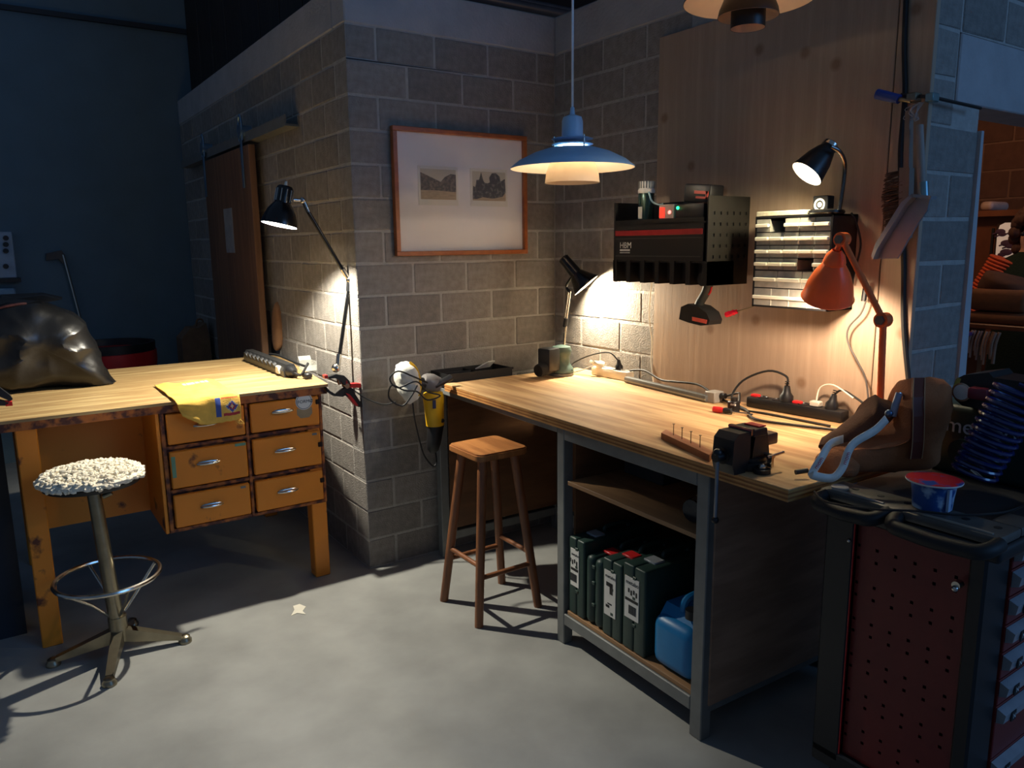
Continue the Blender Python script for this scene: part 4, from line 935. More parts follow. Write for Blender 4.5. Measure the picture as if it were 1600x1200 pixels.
# ============================================================ framed picture
o = thing('framed_prints', (.575, -.02, 1.533), 'orange wood picture frame with two small landscape etchings on the block wall', 'picture')
FW = wood('frame_wood', c(176, 100, 48), c(130, 66, 28), (2, 2, 2), 8, .4, .5)
x0, x1, z0, z1 = .196, .955, 1.533, 2.127; f_ = .022
for a in ((x0, x1, z1 - f_, z1), (x0, x1, z0, z0 + f_), (x0, x0 + f_, z0 + f_, z1 - f_), (x1 - f_, x1, z0 + f_, z1 - f_)):
    MB().box(a[0], a[1], -.034, -.004, a[2], a[3], bev=.002).build('frame_side', FW, o, smooth=False)
MB().box(x0 + f_, x1 - f_, -.014, -.006, z0 + f_, z1 - f_).build('mount_board', mat('mount_board', c(236, 230, 226), .8, var=.02), o, smooth=False)
PAPER = mat('print_paper', c(226, 220, 206), .8, var=.03)
SKY, INKB, SAND = mat('print_sky', c(196, 184, 160), .8, var=.06, scale=9), mat('etching_ink', c(62, 52, 42), .8, col2=c(122, 106, 86), thr=.55, soft=.12, scale=70, detail=8), mat('print_sand', c(176, 152, 118), .8, var=.2, scale=30, stretch=(1, 1, 4))
TREE = mat('etching_trees', c(30, 28, 26), .8, col2=c(110, 104, 94), thr=.58, soft=.08, scale=60, detail=8)
for k, (a, b_) in enumerate(((.328, .547), (.618, .840))):
    p = MB().box(a, b_, -.0165, -.0142, 1.772, 1.956).build('print', PAPER, o, smooth=False)
    i0, i1, j0, j1 = a + .012, b_ - .012, 1.80, 1.942
    u = lambda s: i0 + (i1 - i0) * s
    w_ = lambda s: j0 + (j1 - j0) * s
    MB().box(i0, i1, -.0172, -.0166, j0, j1).build('printed_sky', SKY, p, smooth=False)
    pol = lambda pts, m, nm, yy: MB().prism([(u(s), yy, w_(q)) for s, q in pts], (0, .0004, 0)).build(nm, m, p, smooth=False)
    if k == 0:
        pol([(0, 0), (1, 0), (1, .3), (0, .32)], SAND, 'printed_ground', -.0176)
        pol([(0, .3), (0, .88), (.2, .78), (.5, .62), (.58, .58), (.62, .3)], INKB, 'printed_hill', -.018)
        pol([(.5, .3), (.56, .58), (.68, .75), (.85, .86), (1, .84), (1, .26), (.7, .28)], INKB, 'printed_hill', -.0184)
    else:
        pol([(0, 0), (1, 0), (1, .25), (0, .25)], SAND, 'printed_ground', -.0176)
        pol([(.0, .06), (.02, .5), (.08, .45), (.12, .7), (.2, .72), (.26, .98), (.32, .7), (.36, .62), (.45, .6), (.52, .64), (.5, .8), (.58, .95), (.7, .97), (.82, .85), (.84, .68), (.98, .78), (1, .3), (.9, .15), (.6, .08), (.3, .12), (.12, .05)], TREE, 'printed_trees', -.018)
gl = MB().box(x0 + f_, x1 - f_, -.0225, -.0215, z0 + f_, z1 - f_).build('glass', mat('picture_glass', c(255, 255, 255), .03, alpha=.06, var=0, spec=.8), o, smooth=False)
# ============================================================ black wall tool rack
o = thing('tool_rack', (1.0, -1.04, 1.413), 'black steel wall tool rack with red stripe and perforated side', 'tool rack')
x0, x1, y0, y1, z0, z1 = .894, 1.136, -1.309, -.772, 1.413, 1.757
MB().box(x1 - .006, x1, y0 + .012, y1, z0 + .03, z1).build('back_panel', BLACKS, o, smooth=False)
MB().box(x0, x1, y1 - .008, y1, z0 + .02, z1 - .002).build('side_panel', BLACKS, o, smooth=False)
us = [x0]; holes = set()
for i in range(6): us += [x0 + .026 + i * .0375, x0 + .026 + i * .0375 + .012]
us.append(x1); vs = [z0]
for j in range(5): vs += [z0 + .105 + j * .042, z0 + .105 + j * .042 + .012]
vs.append(z1)
for i in range(6):
    for j in range(5): holes.add((1 + 2 * i, 1 + 2 * j))
MB().plate(us, vs, holes, lambda u, v: (u, y0, v), (0, .003, 0)).build('perforated_side', mat('grey_black_coat', c(44, 42, 38), .5, .3), o, smooth=False)
MB().box(x0 + .004, x1 - .006, y0 + .006, y0 + .010, z0 + .01, z1 - .004).build('inner_side', INK, o, smooth=False)
MB().box(x0, x1 - .006, y0 + .012, y1 - .008, 1.655, 1.662).build('tray_floor', BLACKS, o, smooth=False)
MB().box(x0, x0 + .006, y0 + .02, y1 - .008, 1.508, 1.678, bev=.001).build('front_panel', BLACKS, o, smooth=False)
MB().box(x0 - .004, x0, y0 + .024, y1 - .012, 1.612, 1.634, bev=.0015).build('red_stripe', mat('dark_red_paint', c(150, 34, 38), .4), o, smooth=False)
MB().box(x0 - .002, x0 + .0, y0 + .03, y1 - .014, 1.524, 1.528).box(x0 - .0015, x0 + .0, y0 + .03, y1 - .014, 1.598, 1.601).build('panel_groove', mat('edge_grey', c(60, 60, 60), .4), o, smooth=False)
text('maker_text', 'HBM', WHITEINK, o, (x0 - .001, -.812, 1.560), (0, -1, 0), (0, 0, 1), .036, .0004)
MB().box(x0 - .0015, x0, -.876, -.814, 1.547, 1.555).box(x0 - .0015, x0, -.876, -.814, 1.5385, 1.5415).build('maker_text_bars', WHITEINK, o, smooth=False)
MB().box(x0 + .006, x1 - .006, y0 + .012, y1 - .008, 1.50, 1.507).build('slot_roof', BLACKS, o, smooth=False)
n = 6
for k in range(n + 1):
    yy = y1 - .008 - (y1 - y0 - .02) * k / n
    MB().box(x0, x0 + .16, yy - .012, yy + .012, z0 + (.0 if k % 2 == 0 or True else .02), 1.508, bev=.001).build('slot_divider', BLACKS, o, smooth=False)
    if k < n:
        ym = yy - (y1 - y0 - .02) / n / 2
        MB().box(x0 + .05, x0 + .054, ym - .034, ym + .034, z0 + .016, 1.50).build('slot_back', INK, o, smooth=False)
# things in the rack's tray
q = V((.945, -.918, 1.6625))
o = thing('spray_can', q, 'white capped dark green spray can in the tool rack tray', 'can')
MB().lathe(q, (0, 0, 1), [(.01, 0), (.034, .001), (.034, .125), (.03, .133), (.01, .134)], 22).build('can_body', mat('can_green', c(30, 62, 58), .25, .4), o)
MB().lathe(q, (0, 0, 1), [(.034, .126), (.036, .128), (.036, .14), (.031, .145), (.031, .175), (.005, .178)], 22).build('cap', LABELW, o)
b = MB()
for k in range(16):
    a = 2 * math.pi * k / 16; b.box(-.0015, .0015, -.0015, .0015, .148, .174); 
    for v in b.b.verts[-8:] if False else []: pass
b.b.free()
b = MB()
for k in range(16):
    a = 2 * math.pi * k / 16; p = q + V((.031 * math.cos(a), .031 * math.sin(a), 0)); b.cyl(p + V((0, 0, .147)), p + V((0, 0, .176)), .003, n=5)
b.build('cap_ribs', mat('cap_grey', c(110, 112, 110), .5), o)
MB().box(q.x - .0355, q.x - .034, q.y - .012, q.y + .012, q.z + .02, q.z + .07).build('can_label', WHITEINK, o, smooth=False)
MB().tube([q + V((-.02, -.034, .13)), q + V((-.02, -.055, .09)), q + V((-.01, -.085, .075)), q + V((0, -.1, .078))], .004).build('straw', mat('pale_blue_tube', c(150, 190, 205), .4), o)
q = V((.93, -1.08, 1.6625))
o = thing('switch_box', q, 'white switch box with glowing red rocker in the tool rack tray', 'switch')
MB().box(q.x - .03, q.x + .03, q.y - .042, q.y + .042, q.z, q.z + .072, bev=.003).build('switch_housing', mat('light_grey', c(186, 180, 176), .5), o)
MB().box(q.x - .034, q.x - .03, q.y + .008, q.y + .034, q.z + .02, q.z + .06).build('rocker', mat('red_glow', c(235, 44, 30), .3, emit=2.2), o, smooth=False)
MB().cyl((q.x - .033, q.y - .02, q.z + .04), (q.x - .03, q.y - .02, q.z + .04), .007).build('pilot_light', mat('pink_glow', c(255, 120, 110), .3, emit=3), o)
q = V((.95, -1.205, 1.6625))
o = thing('battery_charger', q, 'black battery charger with green light in the tool rack tray', 'charger')
MB().box(q.x - .05, q.x + .05, q.y - .075, q.y + .075, q.z, q.z + .07, bev=.008, seg=2).build('charger_body', BLACKP, o)
MB().ball((q.x - .051, q.y + .06, q.z + .055), .007).build('green_light', mat('green_glow', c(40, 220, 130), .3, emit=3), o)
o2 = thing('battery_pack', q + V((.02, 0, .07)), 'black battery pack with red stripe sitting on the charger', 'battery')
b = MB().box(-.035, .045, -.07, .07, .002, .075, bev=.008, seg=2); b.b.transform(Matrix.Translation(q + V((.02, -.0, .07))) @ Matrix.Rotation(.1, 4, 'X')); b.build('pack_body', BLACKP, o2)
b = MB().box(-.039, -.035, -.06, .01, .038, .05).box(-.039, -.035, -.06, .0, .02, .028).box(-.039, -.035, -.06, -.05, .02, .05); b.b.transform(Matrix.Translation(q + V((.02, -.0, .07))) @ Matrix.Rotation(.1, 4, 'X')); b.build('red_mark', mat('pale_red', c(226, 96, 80), .4), o2, smooth=False)
# drill hanging in the rack
P = lambda x, y, xx=.975: pt(x, y, X, xx)
o = thing('cordless_drill', P(1095, 500), 'black cordless drill hanging grip down from the tool rack', 'drill')
MB().tube([P(1108, 440), P(1103, 456), P(1094, 472), P(1090, 484)], lambda f: .021 - .003 * math.sin(f * 3.1), 12).build('grip', mat('dark_grip', c(58, 62, 58), .5), o)
MB().cyl(P(1112, 436) + V((.09, 0, 0)), P(1112, 436) + V((-.055, 0, 0)), .027).build('drill_body', BLACKP, o)
MB().prism([P(x, y) + V((-.035, 0, 0)) for x, y in ((1073, 479), (1084, 474), (1100, 478), (1113, 488), (1118, 500), (1116, 507), (1104, 508), (1084, 503), (1070, 498))], (.075, 0, 0)).build('battery', BLACKP, o)
MB().prism([P(x, y) + V((-.037, 0, 0)) for x, y in ((1091, 494), (1114, 499), (1113, 505), (1091, 500))], (.003, 0, 0)).build('red_badge', mat('pale_red', c(226, 96, 80), .4), o, smooth=False)
MB().box(0, 1, 0, 1, 0, 1).b.free()
MB().tube([P(1112, 448), P(1110, 456), P(1107, 460)], .004).build('trigger', RED, o)
# ============================================================ small parts cabinet
o = thing('parts_cabinet', (1.06, -1.62, 1.338), 'black small parts cabinet with clear drawers on the plywood', 'drawer cabinet')
x0, x1, y0, y1, z0, z1 = .988, 1.136, -1.777, -1.456, 1.338, 1.672
MB().box(x0, x1, y0, y0 + .006, z0, z1).box(x0, x1, y1 - .006, y1, z0, z1).box(x0, x1, y0, y1, z1 - .006, z1).box(x0, x1, y0, y1, z0, z0 + .006).box(x1 - .006, x1, y0, y1, z0, z1).build('cabinet_shell', BLACKP, o, smooth=False)
rows = [(1.616, 1.662, 5, (1,)), (1.569, 1.612, 5, ()), (1.523, 1.565, 5, ()), (1.478, 1.519, 5, (3,)), (1.412, 1.473, 3, ()), (1.345, 1.408, 1, ())]
CLR = mat('frosted_drawer', c(196, 194, 184), .25, alpha=.5, var=.15, scale=30)
LIP = mat('frosted_lip', c(232, 230, 214), .35, var=.05)
DIV = mat('drawer_contents', c(90, 84, 76), .7, var=.5, scale=60)
for z_, q_, n, miss in rows:
    MB().box(x0 + .002, x1 - .006, y0 + .006, y1 - .006, z_ - .004, z_ - .001).build('shelf_bar', BLACKP, o, smooth=False)
    wd_ = (y1 - y0 - .012) / n
    for k in range(n):
        if k in miss: continue
        a = y1 - .006 - wd_ * (k + 1) + .0015; e = y1 - .006 - wd_ * k - .0015
        d = MB().box(x0 + .001, x0 + .003, a, e, z_, q_).box(x0 + .003, x1 - .02, a, a + .001, z_, q_ - .006).box(x0 + .003, x1 - .02, e - .001, e, z_, q_ - .006).build('drawer', CLR, o, smooth=False)
        zm = z_ + (q_ - z_) * .48
        MB().box(x0 - .012, x0 + .001, a + .001, e - .001, zm - .006, zm + .007, bev=.002).build('handle_lip', LIP, d, smooth=False)
        MB().box(x0 + .012, x1 - .03, a + .004, e - .004, z_ + .002, z_ + .012 + .01 * random.random()).build('contents', DIV, d, smooth=False)
        if n == 1:
            for s in range(1, 4): MB().box(x0 + .0005, x0 + .0035, a + (e - a) * s / 4 - .001, a + (e - a) * s / 4 + .001, z_, q_).build('rib', LIP, d, smooth=False)
tag(MB().box(x0 - .002, x0 + .09, -1.66, -1.46, z1 + .0005, z1 + .018, bev=.002).build('label_strip', mat('speckled_paper', c(206, 200, 176), .7, var=.2, scale=80), smooth=False), 'pale speckled paper strip lying on the parts cabinet', 'paper')
q = V((1.0, -1.685, z1 + .012))
o = thing('timer_switch', (1.03, -1.69, z1 + .02), 'small black timer with white dial on the parts cabinet', 'timer')
MB().box(1.045, 1.085, -1.715, -1.655, z1 + .0005, z1 + .066, bev=.003).build('timer_body', BLACKP, o)
MB().lathe((1.0445, -1.685, z1 + .035), (1, 0, 0), [(.022, 0), (.022, -.003), (.015, -.003), (.015, 0)], 24, close=False).cyl((1.044, -1.685, z1 + .035), (1.0425, -1.685, z1 + .035), .009).build('dial', LABELW, o)
# ---- lamp on the cabinet
LX = 1.03
P = lambda x, y, xx=LX: pt(x, y, X, xx)
o = thing('cabinet_lamp', (LX, -1.735, z1), 'black gooseneck lamp standing on the parts cabinet, lit', 'lamp')
bc = V((LX - .005, -1.725, z1 + .001))
MB().lathe(bc, (0, 0, 1), [(.058, 0), (.062, .004), (.06, .012), (.05, .016), (.012, .018)], 30).build('base', BLACKM, o)
MB().tube([P(1312, 326), P(1316, 300), P(1320, 268), P(1319, 250, 1.01), P(1311, 236, .98), P(1298, 229, .95)], .007, 10).build('gooseneck', mat('dark_chrome', c(120, 116, 110), .2, 1), o)
ro, ap = P(1260, 272, .93), P(1291, 212, .94); ax = (ap - ro).normalized() + V((.62, .12, .0)); ax.normalize(); hl = (ap - ro).length
CS = [(.058, 0), (.058, .003), (.052, .03), (.045, .065), (.032, .10), (.026, .112), (.028, .114), (.028, hl - .008), (.022, hl), (.002, hl + .001)]
MB().lathe(ro, ax, CS, 32, close=False).build('shade', mat('black_satin', c(30, 29, 28), .4), o)
MB().lathe(ro, ax, [(.0285, .117), (.0287, .119), (.0287, .128), (.0285, .13)], 32, close=False).build('chrome_band', CHROME, o)
MB().lathe(ro, ax, [(r - .002, h + .001) for r, h in CS[:5]] + [(.001, .101)], 32, close=False).build('reflector', WHITEIN, o)
MB().lathe(ro, ax, [(.001, .016), (.034, .018), (.036, .03), (.02, .05), (.001, .055)], 20, close=False).build('bulb', BULB, o)
lamp_light('cabinet_lamp_light', ro - ax * .004, 10, (1, .86, .56), .03, ro - ax + V((.45, 0, 0)), 170, .6)
cable('lamp_cable', [(LX + .05, -1.785, z1 + .004), (1.09, -1.80, z1 - .03), (1.11, -1.81, 1.57), (1.11, -1.80, 1.5), (1.10, -1.79, 1.42)], .0035, RUBBER, 'black lamp cable hanging behind the parts cabinet')
# red screwdriver stuck in below the cabinet
a, e = pt(1134, 492, X, 1.05), pt(1180, 478, X, 1.05)
o = thing('red_screwdriver', a, 'screwdriver with clear red handle stuck under the parts cabinet', 'screwdriver')
d = (e - a).normalized()
MB().lathe(a, d, [(.003, 0), (.011, .003), (.0125, .02), (.010, .03), (.012, .042), (.008, .05), (.009, .056), (.003, .058)], 12).build('handle', mat('glowing_clear_red', c(226, 30, 52), .15, var=.25, scale=60, emit=.12), o)  # faint glow put into the handle colour; the plastic gives no light itself
MB().cyl(a + d * .056, a + d * .14, .0022).build('shaft', DULL, o)
# ============================================================ orange lamp
OX = .84
P = lambda x, y, xx=OX: pt(x, y, X, xx)
b0 = P(1377, 640); b0.z = BZ
o = thing('orange_lamp', b0, 'orange enamel workshop lamp with jointed arm on the bench', 'lamp')
OR = mat('orange_enamel', c(246, 112, 52), .32, var=.06)
MB().lathe(b0, (0, 0, 1), [(.05, 0), (.05, .012), (.02, .02), (.013, .03)], 24).build('foot', OR, o)
MB().cyl(b0 + V((0, 0, .02)), P(1380, 505), .0105).build('post', OR, o)
j1, j2 = P(1380, 500), P(1316, 374)
MB().cyl(j1 + V((-.016, 0, 0)), j1 + V((.016, 0, 0)), .023, n=20).build('knuckle', OR, o)
MB().cyl(j1 + V((-.017, 0, 0)), j1 + V((-.024, 0, 0)), .015, n=6).build('wing_nut', mat('grey_nut', c(110, 104, 96), .4, .6), o)
MB().cyl(j1, j2, .010).build('arm', OR, o)
MB().cyl(j2 + V((-.016, 0, 0)), j2 + V((.016, 0, 0)), .022, n=20).build('knuckle', OR, o)
MB().cyl(j2 + V((-.017, 0, 0)), j2 + V((-.023, 0, 0)), .015, n=6).build('wing_nut', MATS['grey_nut'], o)
ro, ap = P(1279, 463), P(1306, 393); ap = j2.lerp(ap, .85)
ro = ro + V((.05, 0, -.005)); ax = (ap - ro).normalized(); hl = (ap - ro).length
OS = [(.083, -.002), (.085, 0), (.08, .01), (.072, .05), (.056, .09), (.036, .122), (.034, .126), (.036, .13), (.03, hl - .02), (.014, hl)]
MB().lathe(ro, ax, OS, 34, close=False).build('shade', OR, o)
MB().lathe(ro, ax, [(r - .0025, h + .002) for r, h in OS[1:6]] + [(.001, .12)], 34, close=False).build('reflector', mat('peach_enamel', c(236, 196, 164), .5), o)
MB().tube([ap, j2], .009).build('neck', OR, o)
MB().ball(ro + ax * .07, .024).build('bulb', BULB, o)
lamp_light('orange_lamp_light', ro + ax * .012, 17, (1, .76, .54), .025, ro - ax + V((.15, 0, 0)), 160, .8)
cable('lamp_cable', [pt(1353, 470, X, 1.1), pt(1345, 490, X, 1.1), pt(1326, 512, X, 1.1), pt(1325, 535, X, 1.1), pt(1340, 565, X, 1.1), pt(1352, 590, X, 1.1), pt(1357, 625, X, 1.09)], .0032, mat('grey_cable', c(80, 74, 70), .5), 'thin grey cable with inline switch hanging down the plywood')
q = pt(1352, 458, X, 1.1); tag(MB().tube([q + V((0, 0, .028)), q - V((0, -.004, .028))], lambda f: .009 + .003 * math.sin(f * 3.1), 8, smooth=False).build('inline_switch', BLACKP), 'black inline switch on the cable in front of the plywood', 'switch')
# ============================================================ pendants
def cord(top, p, r, m, o): return MB().cyl(p, V((p.x, p.y, top)), r, n=8).build('cord', m, o)
p = V((.53, -.93, 1.885))
o = thing('blue_pendant', p, 'light blue layered pendant lamp with cream inner cup above the bench', 'pendant lamp')
PB_ = mat('light_blue_enamel', c(168, 208, 240), .4, var=.03); CR = mat('cream_enamel', c(240, 222, 196), .5, var=.03)
MB().lathe(p, (0, 0, 1), [(.244, -.012), (.243, -.008), (.21, .018), (.15, .047), (.10, .062), (.088, .064), (.04, .066)], 56, close=False).build('shade', PB_, o)
MB().lathe(p, (0, 0, 1), [(.2425, -.0125), (.209, .0155), (.149, .0445), (.10, .0595), (.04, .061)], 56, close=False).build('shade_inside', CR, o)
MB().lathe(p, (0, 0, 1), [(.108, -.068), (.107, -.06), (.103, -.03), (.092, .0), (.075, .02), (.05, .028), (.001, .03)], 44, close=False).build('inner_cup', CR, o)
for zz in (.078, .098): MB().lathe(p + V((0, 0, zz)), (0, 0, 1), [(.03, -.003), (.07, -.003), (.082, 0), (.07, .004), (.03, .004)], 40).build('ring', PB_, o)
for k in range(3):
    a = 2.1 * k + .5; MB().cyl(p + V((.072 * math.cos(a), .072 * math.sin(a), .02)), p + V((.072 * math.cos(a), .072 * math.sin(a), .108)), .0035).build('spacer_rod', CHROME, o)
MB().lathe(p, (0, 0, 1), [(.04, .10), (.042, .104), (.041, .165), (.036, .18), (.02, .186), (.01, .19), (.008, .215), (.003, .22)], 30).build('cap', PB_, o)
cord(4.4, p + V((0, 0, .21)), .0045, mat('pale_blue_cord', c(226, 236, 246), .5), o)
MB().ball(p + V((0, 0, -.012)), .024).build('bulb', mat('dim_bulb', c(240, 225, 200), .4), o)
lamp_light('blue_pendant_light', p + V((0, 0, .043)), 3.6, (1, .86, .66), .012)
p = V((.655, -1.655, 2.33))
o = thing('black_pendant', p, 'black layered pendant lamp with peach inside high above the bench', 'pendant lamp')
PE = mat('peach_inside', c(236, 206, 178), .5, var=.03); BK = mat('black_brown_enamel', c(30, 25, 20), .45)
MB().lathe(p, (0, 0, 1), [(.202, -.004), (.201, 0), (.17, .022), (.11, .045), (.05, .055)], 56, close=False).build('shade', BK, o)
MB().lathe(p, (0, 0, 1), [(.2005, -.0045), (.169, .0195), (.11, .0425), (.05, .052)], 56, close=False).build('shade_inside', PE, o)
MB().lathe(p, (0, 0, 1), [(.094, -.05), (.09, -.03), (.075, .005), (.055, .018), (.001, .02)], 44, close=False).build('middle_cup', BK, o)
MB().lathe(p, (0, 0, 1), [(.0925, -.0505), (.0885, -.03), (.0735, .003), (.055, .016)], 44, close=False).build('middle_cup_inside', PE, o)
MB().lathe(p, (0, 0, 1), [(.053, -.085), (.053, .0)], 40, close=False).build('lower_cup', BK, o)
MB().lathe(p, (0, 0, 1), [(.052, -.0845), (.052, -.01), (.002, -.008)], 40, close=False).build('lower_cup_inside', PE, o)
MB().lathe(p, (0, 0, 1), [(.05, .05), (.045, .07), (.04, .12), (.02, .14), (.003, .15)], 30).build('cap', BK, o)
cord(4.4, p + V((0, 0, .14)), .004, BLACKP, o)
lamp_light('black_pendant_fill', p + V((0, 0, .034)), .28, (1, .82, .62), .01)  # added fill; the pendant is unlit, its inside only catches bounced light
# ============================================================ brush, dustpan and clamp on the plywood edge
DX = 1.105
P = lambda x, y, xx=DX: pt(x, y, X, xx)
o = thing('bar_clamp', P(1372, 150), 'steel bar clamp with blue grip fixed to the plywood edge', 'clamp')
MB().cyl(P(1371, 147, 1.09), P(1405, 155, 1.09), .017, .015, 14).build('grip', mat('blue_grip', c(40, 70, 150), .4), o)
MB().cyl(P(1405, 155, 1.09), P(1424, 158, 1.09), .007).build('spindle', DULL, o)
MB().tube([P(1408, 148), P(1458, 152), pt(1532, 169, Y, -2.03)], .0055, smooth=False).build('bar', mat('dark_bar', c(60, 58, 56), .4, .7), o)
MB().box(P(1425, 155).x - .02, P(1425, 155).x + .02, P(1430, 155).y - .012, P(1424, 155).y + .008, P(1425, 160).z, P(1425, 146).z, bev=.003).build('sliding_arm', DULL, o)
MB().box(1.09, 1.13, P(1457, 150).y - .01, P(1449, 150).y, P(1452, 160).z, P(1452, 146).z, bev=.003).build('fixed_arm', mat('cyan_steel', c(130, 160, 165), .35, .8), o)
o = thing('hand_brush', P(1400, 380), 'brown bristle hand brush hanging beside the dustpan', 'brush')
MB().prism([P(x, y, 1.075) for x, y in ((1411, 262), (1420, 262), (1421, 175), (1417, 172), (1414, 176))], (.025, 0, 0)).prism([P(x, y, 1.075) for x, y in ((1405, 262), (1421, 262), (1418, 372), (1403, 372))], (.03, 0, 0)).build('handle', mat('grey_wood', c(128, 112, 98), .7), o, smooth=False)
b = MB()
for k in range(260):
    f = random.random(); p0 = P(1410, 264 + 106 * f, 1.075 + random.random() * .03); p1 = P(1376 + 14 * abs(f - .4) + random.uniform(0, 6), 270 + 106 * f + random.uniform(-3, 9), 1.065 + random.random() * .045)
    b.cyl(p0, p1, .0022, .0012, 4)
oo = b.build('bristles', mat('brown_bristle', c(104, 78, 62), .9, var=.3), o); oo['kind'] = 'stuff'
o = thing('dustpan', P(1400, 405), 'grey metal dustpan hanging by its long handle from the clamp', 'dustpan')
PAN = mat('galvanised', c(140, 146, 152), .4, .5, var=.08)
MB().prism([P(x, y, 1.06) for x, y in ((1427, 306), (1453, 308), (1449, 328), (1432, 352), (1402, 404), (1364, 405), (1371, 388), (1398, 345), (1412, 322))], (.008, 0, 0)).build('pan_floor', PAN, o, smooth=False)
MB().prism([P(x, y, 1.03) for x, y in ((1427, 306), (1412, 322), (1398, 345), (1371, 388), (1364, 405), (1361, 400), (1368, 380), (1394, 338), (1408, 316), (1424, 303))], (.035, 0, 0)).build('side_wall', PAN, o, smooth=False)
MB().prism([P(x, y, 1.03) for x, y in ((1424, 303), (1455, 306), (1454, 311), (1425, 308))], (.035, 0, 0)).build('back_wall', PAN, o, smooth=False)
MB().cyl(P(1441, 306, 1.05), P(1437, 196, 1.08), .013, .011).build('handle', mat('handle_grey', c(150, 140, 130), .6), o)
MB().cyl(P(1444, 308, 1.05), P(1443, 285, 1.055), .014).build('ferrule', mat('cyan_steel', c(130, 160, 165), .35, .8), o)
b = MB()
for k in range(14): b.tube([P(1436, 186, 1.085), P(1425 + random.uniform(-14, 8), 176 + random.uniform(-6, 12), 1.08 + random.uniform(-.01, .01)), P(1438 + random.uniform(-4, 6), 160, 1.09)], .0012, 4)
b.build('string_loop', mat('pale_string', c(170, 165, 160), .9), o)
cable('wall_cable', [P(1417, -30, 1.128), P(1413, 70, 1.128), P(1414, 150, 1.128), P(1407, 240, 1.128), P(1410, 330, 1.126), P(1412, 420, 1.128), P(1412, 510, 1.128), P(1420, 600, 1.126)], .0085, RUBBER, 'thick black cable running down the edge of the plywood')
# ============================================================ tool cart
o = thing('tool_cart', (.75, -2.39, 0), 'red and black tool cart with perforated side and silver drawer handles', 'tool cart')
x0, x1, y0, y1, z0, z1 = .408, 1.10, -2.605, -2.192, .13, .865
CB = mat('cart_black', c(20, 21, 24), .42, var=.1)
MB().box(x0, x0 + .06, y1 - .085, y1, z0, z1, bev=.006).build('corner_post', CB, o, smooth=False)
MB().box(x0, x0 + .12, y0, y0 + .04, z0, z1, bev=.006).build('corner_post', CB, o, smooth=False)
MB().box(x0, x1, y0, y1, z0 - .03, z0 + .03, bev=.006).build('bottom_frame', CB, o, smooth=False)
MB().box(x1 - .06, x1, y0, y0 + .04, z0, z1, bev=.006).build('corner_post', CB, o, smooth=False)
MB().box(x0 + .03, x1, y1 - .02, y1, z0 + .03, z1).build('rear_panel', CB, o, smooth=False)
ya, yb, za, zb = y0 + .04, y1 - .085, z0 + .03, z1
us = [ya]; vs = [za]; holes = set()
for i in range(6): us += [ya + .028 + i * .05, ya + .028 + i * .05 + .0085]
us.append(yb)
k = 0
for j in range(6):
    for e in (0, .035): vs += [za + .055 + j * .105 + e, za + .055 + j * .105 + e + .0085]
vs.append(zb)
for i in range(6):
    for j in range(12): holes.add((1 + 2 * i, 1 + 2 * j))
MB().plate(us, vs, holes, lambda u, v: (x0 + .018, u, v), (.002, 0, 0)).build('perforated_panel', REDP, o, smooth=False)
MB().box(x0 + .03, x0 + .034, ya, yb, za, zb).build('panel_backing', INK, o, smooth=False)
us = [x0 + .001, x0 + .007, x0 + .014, x0 + .018]; vs = [za]
for j in range(12): vs += [za + .03 + j * .056, za + .03 + j * .056 + .012]
vs.append(zb)
MB().plate(us, vs, {(1, 1 + 2 * j) for j in range(12)}, lambda u, v: (u, yb, v), (0, .002, 0)).build('slotted_flange', mat('bright_red_paint', c(190, 26, 34), .4), o, smooth=False)
for zz in (.845, .79): MB().ball((x0 - .001, y1 - .072, zz), .006).build('rivet', CHROME, o)
MB().cyl((x0 - .02, y0 + .055, .775), (x0 + .001, y0 + .055, .775), .010).ball((x0 - .022, y0 + .055, .768), .008).build('side_lock', CHROME, o)
dz = [.80, .728, .655, .582, .51, .438, .29, .15]
for k, zz in enumerate(dz):
    top_ = .862 if k == 0 else dz[k - 1] - .004
    d = MB().box(x0 + .125, x1 - .065, y0 - .004, y0 + .03, zz, top_, bev=.002).build('drawer', REDP, o, smooth=False)
    h = MB().prism([(x0 + .125, y0 - .005, top_ - .042), (x0 + .125, y0 - .022, top_ - .036), (x0 + .125, y0 - .026, top_ - .012), (x0 + .125, y0 - .005, top_ - .003)], (x1 - x0 - .19, 0, 0)).build('handle', mat('silver_blue', c(176, 186, 196), .35, .6), d, smooth=False)
    MB().box(x0 + .155, x0 + .18, y0 - .0275, y0 - .024, top_ - .038, top_ - .012).build('badge', INK, d, smooth=False)
    text('badge_mark', 'N', WHITEINK, d, (x0 + .162, y0 - .028, top_ - .032), (1, 0, 0), (0, 0, 1), .018, .0003)
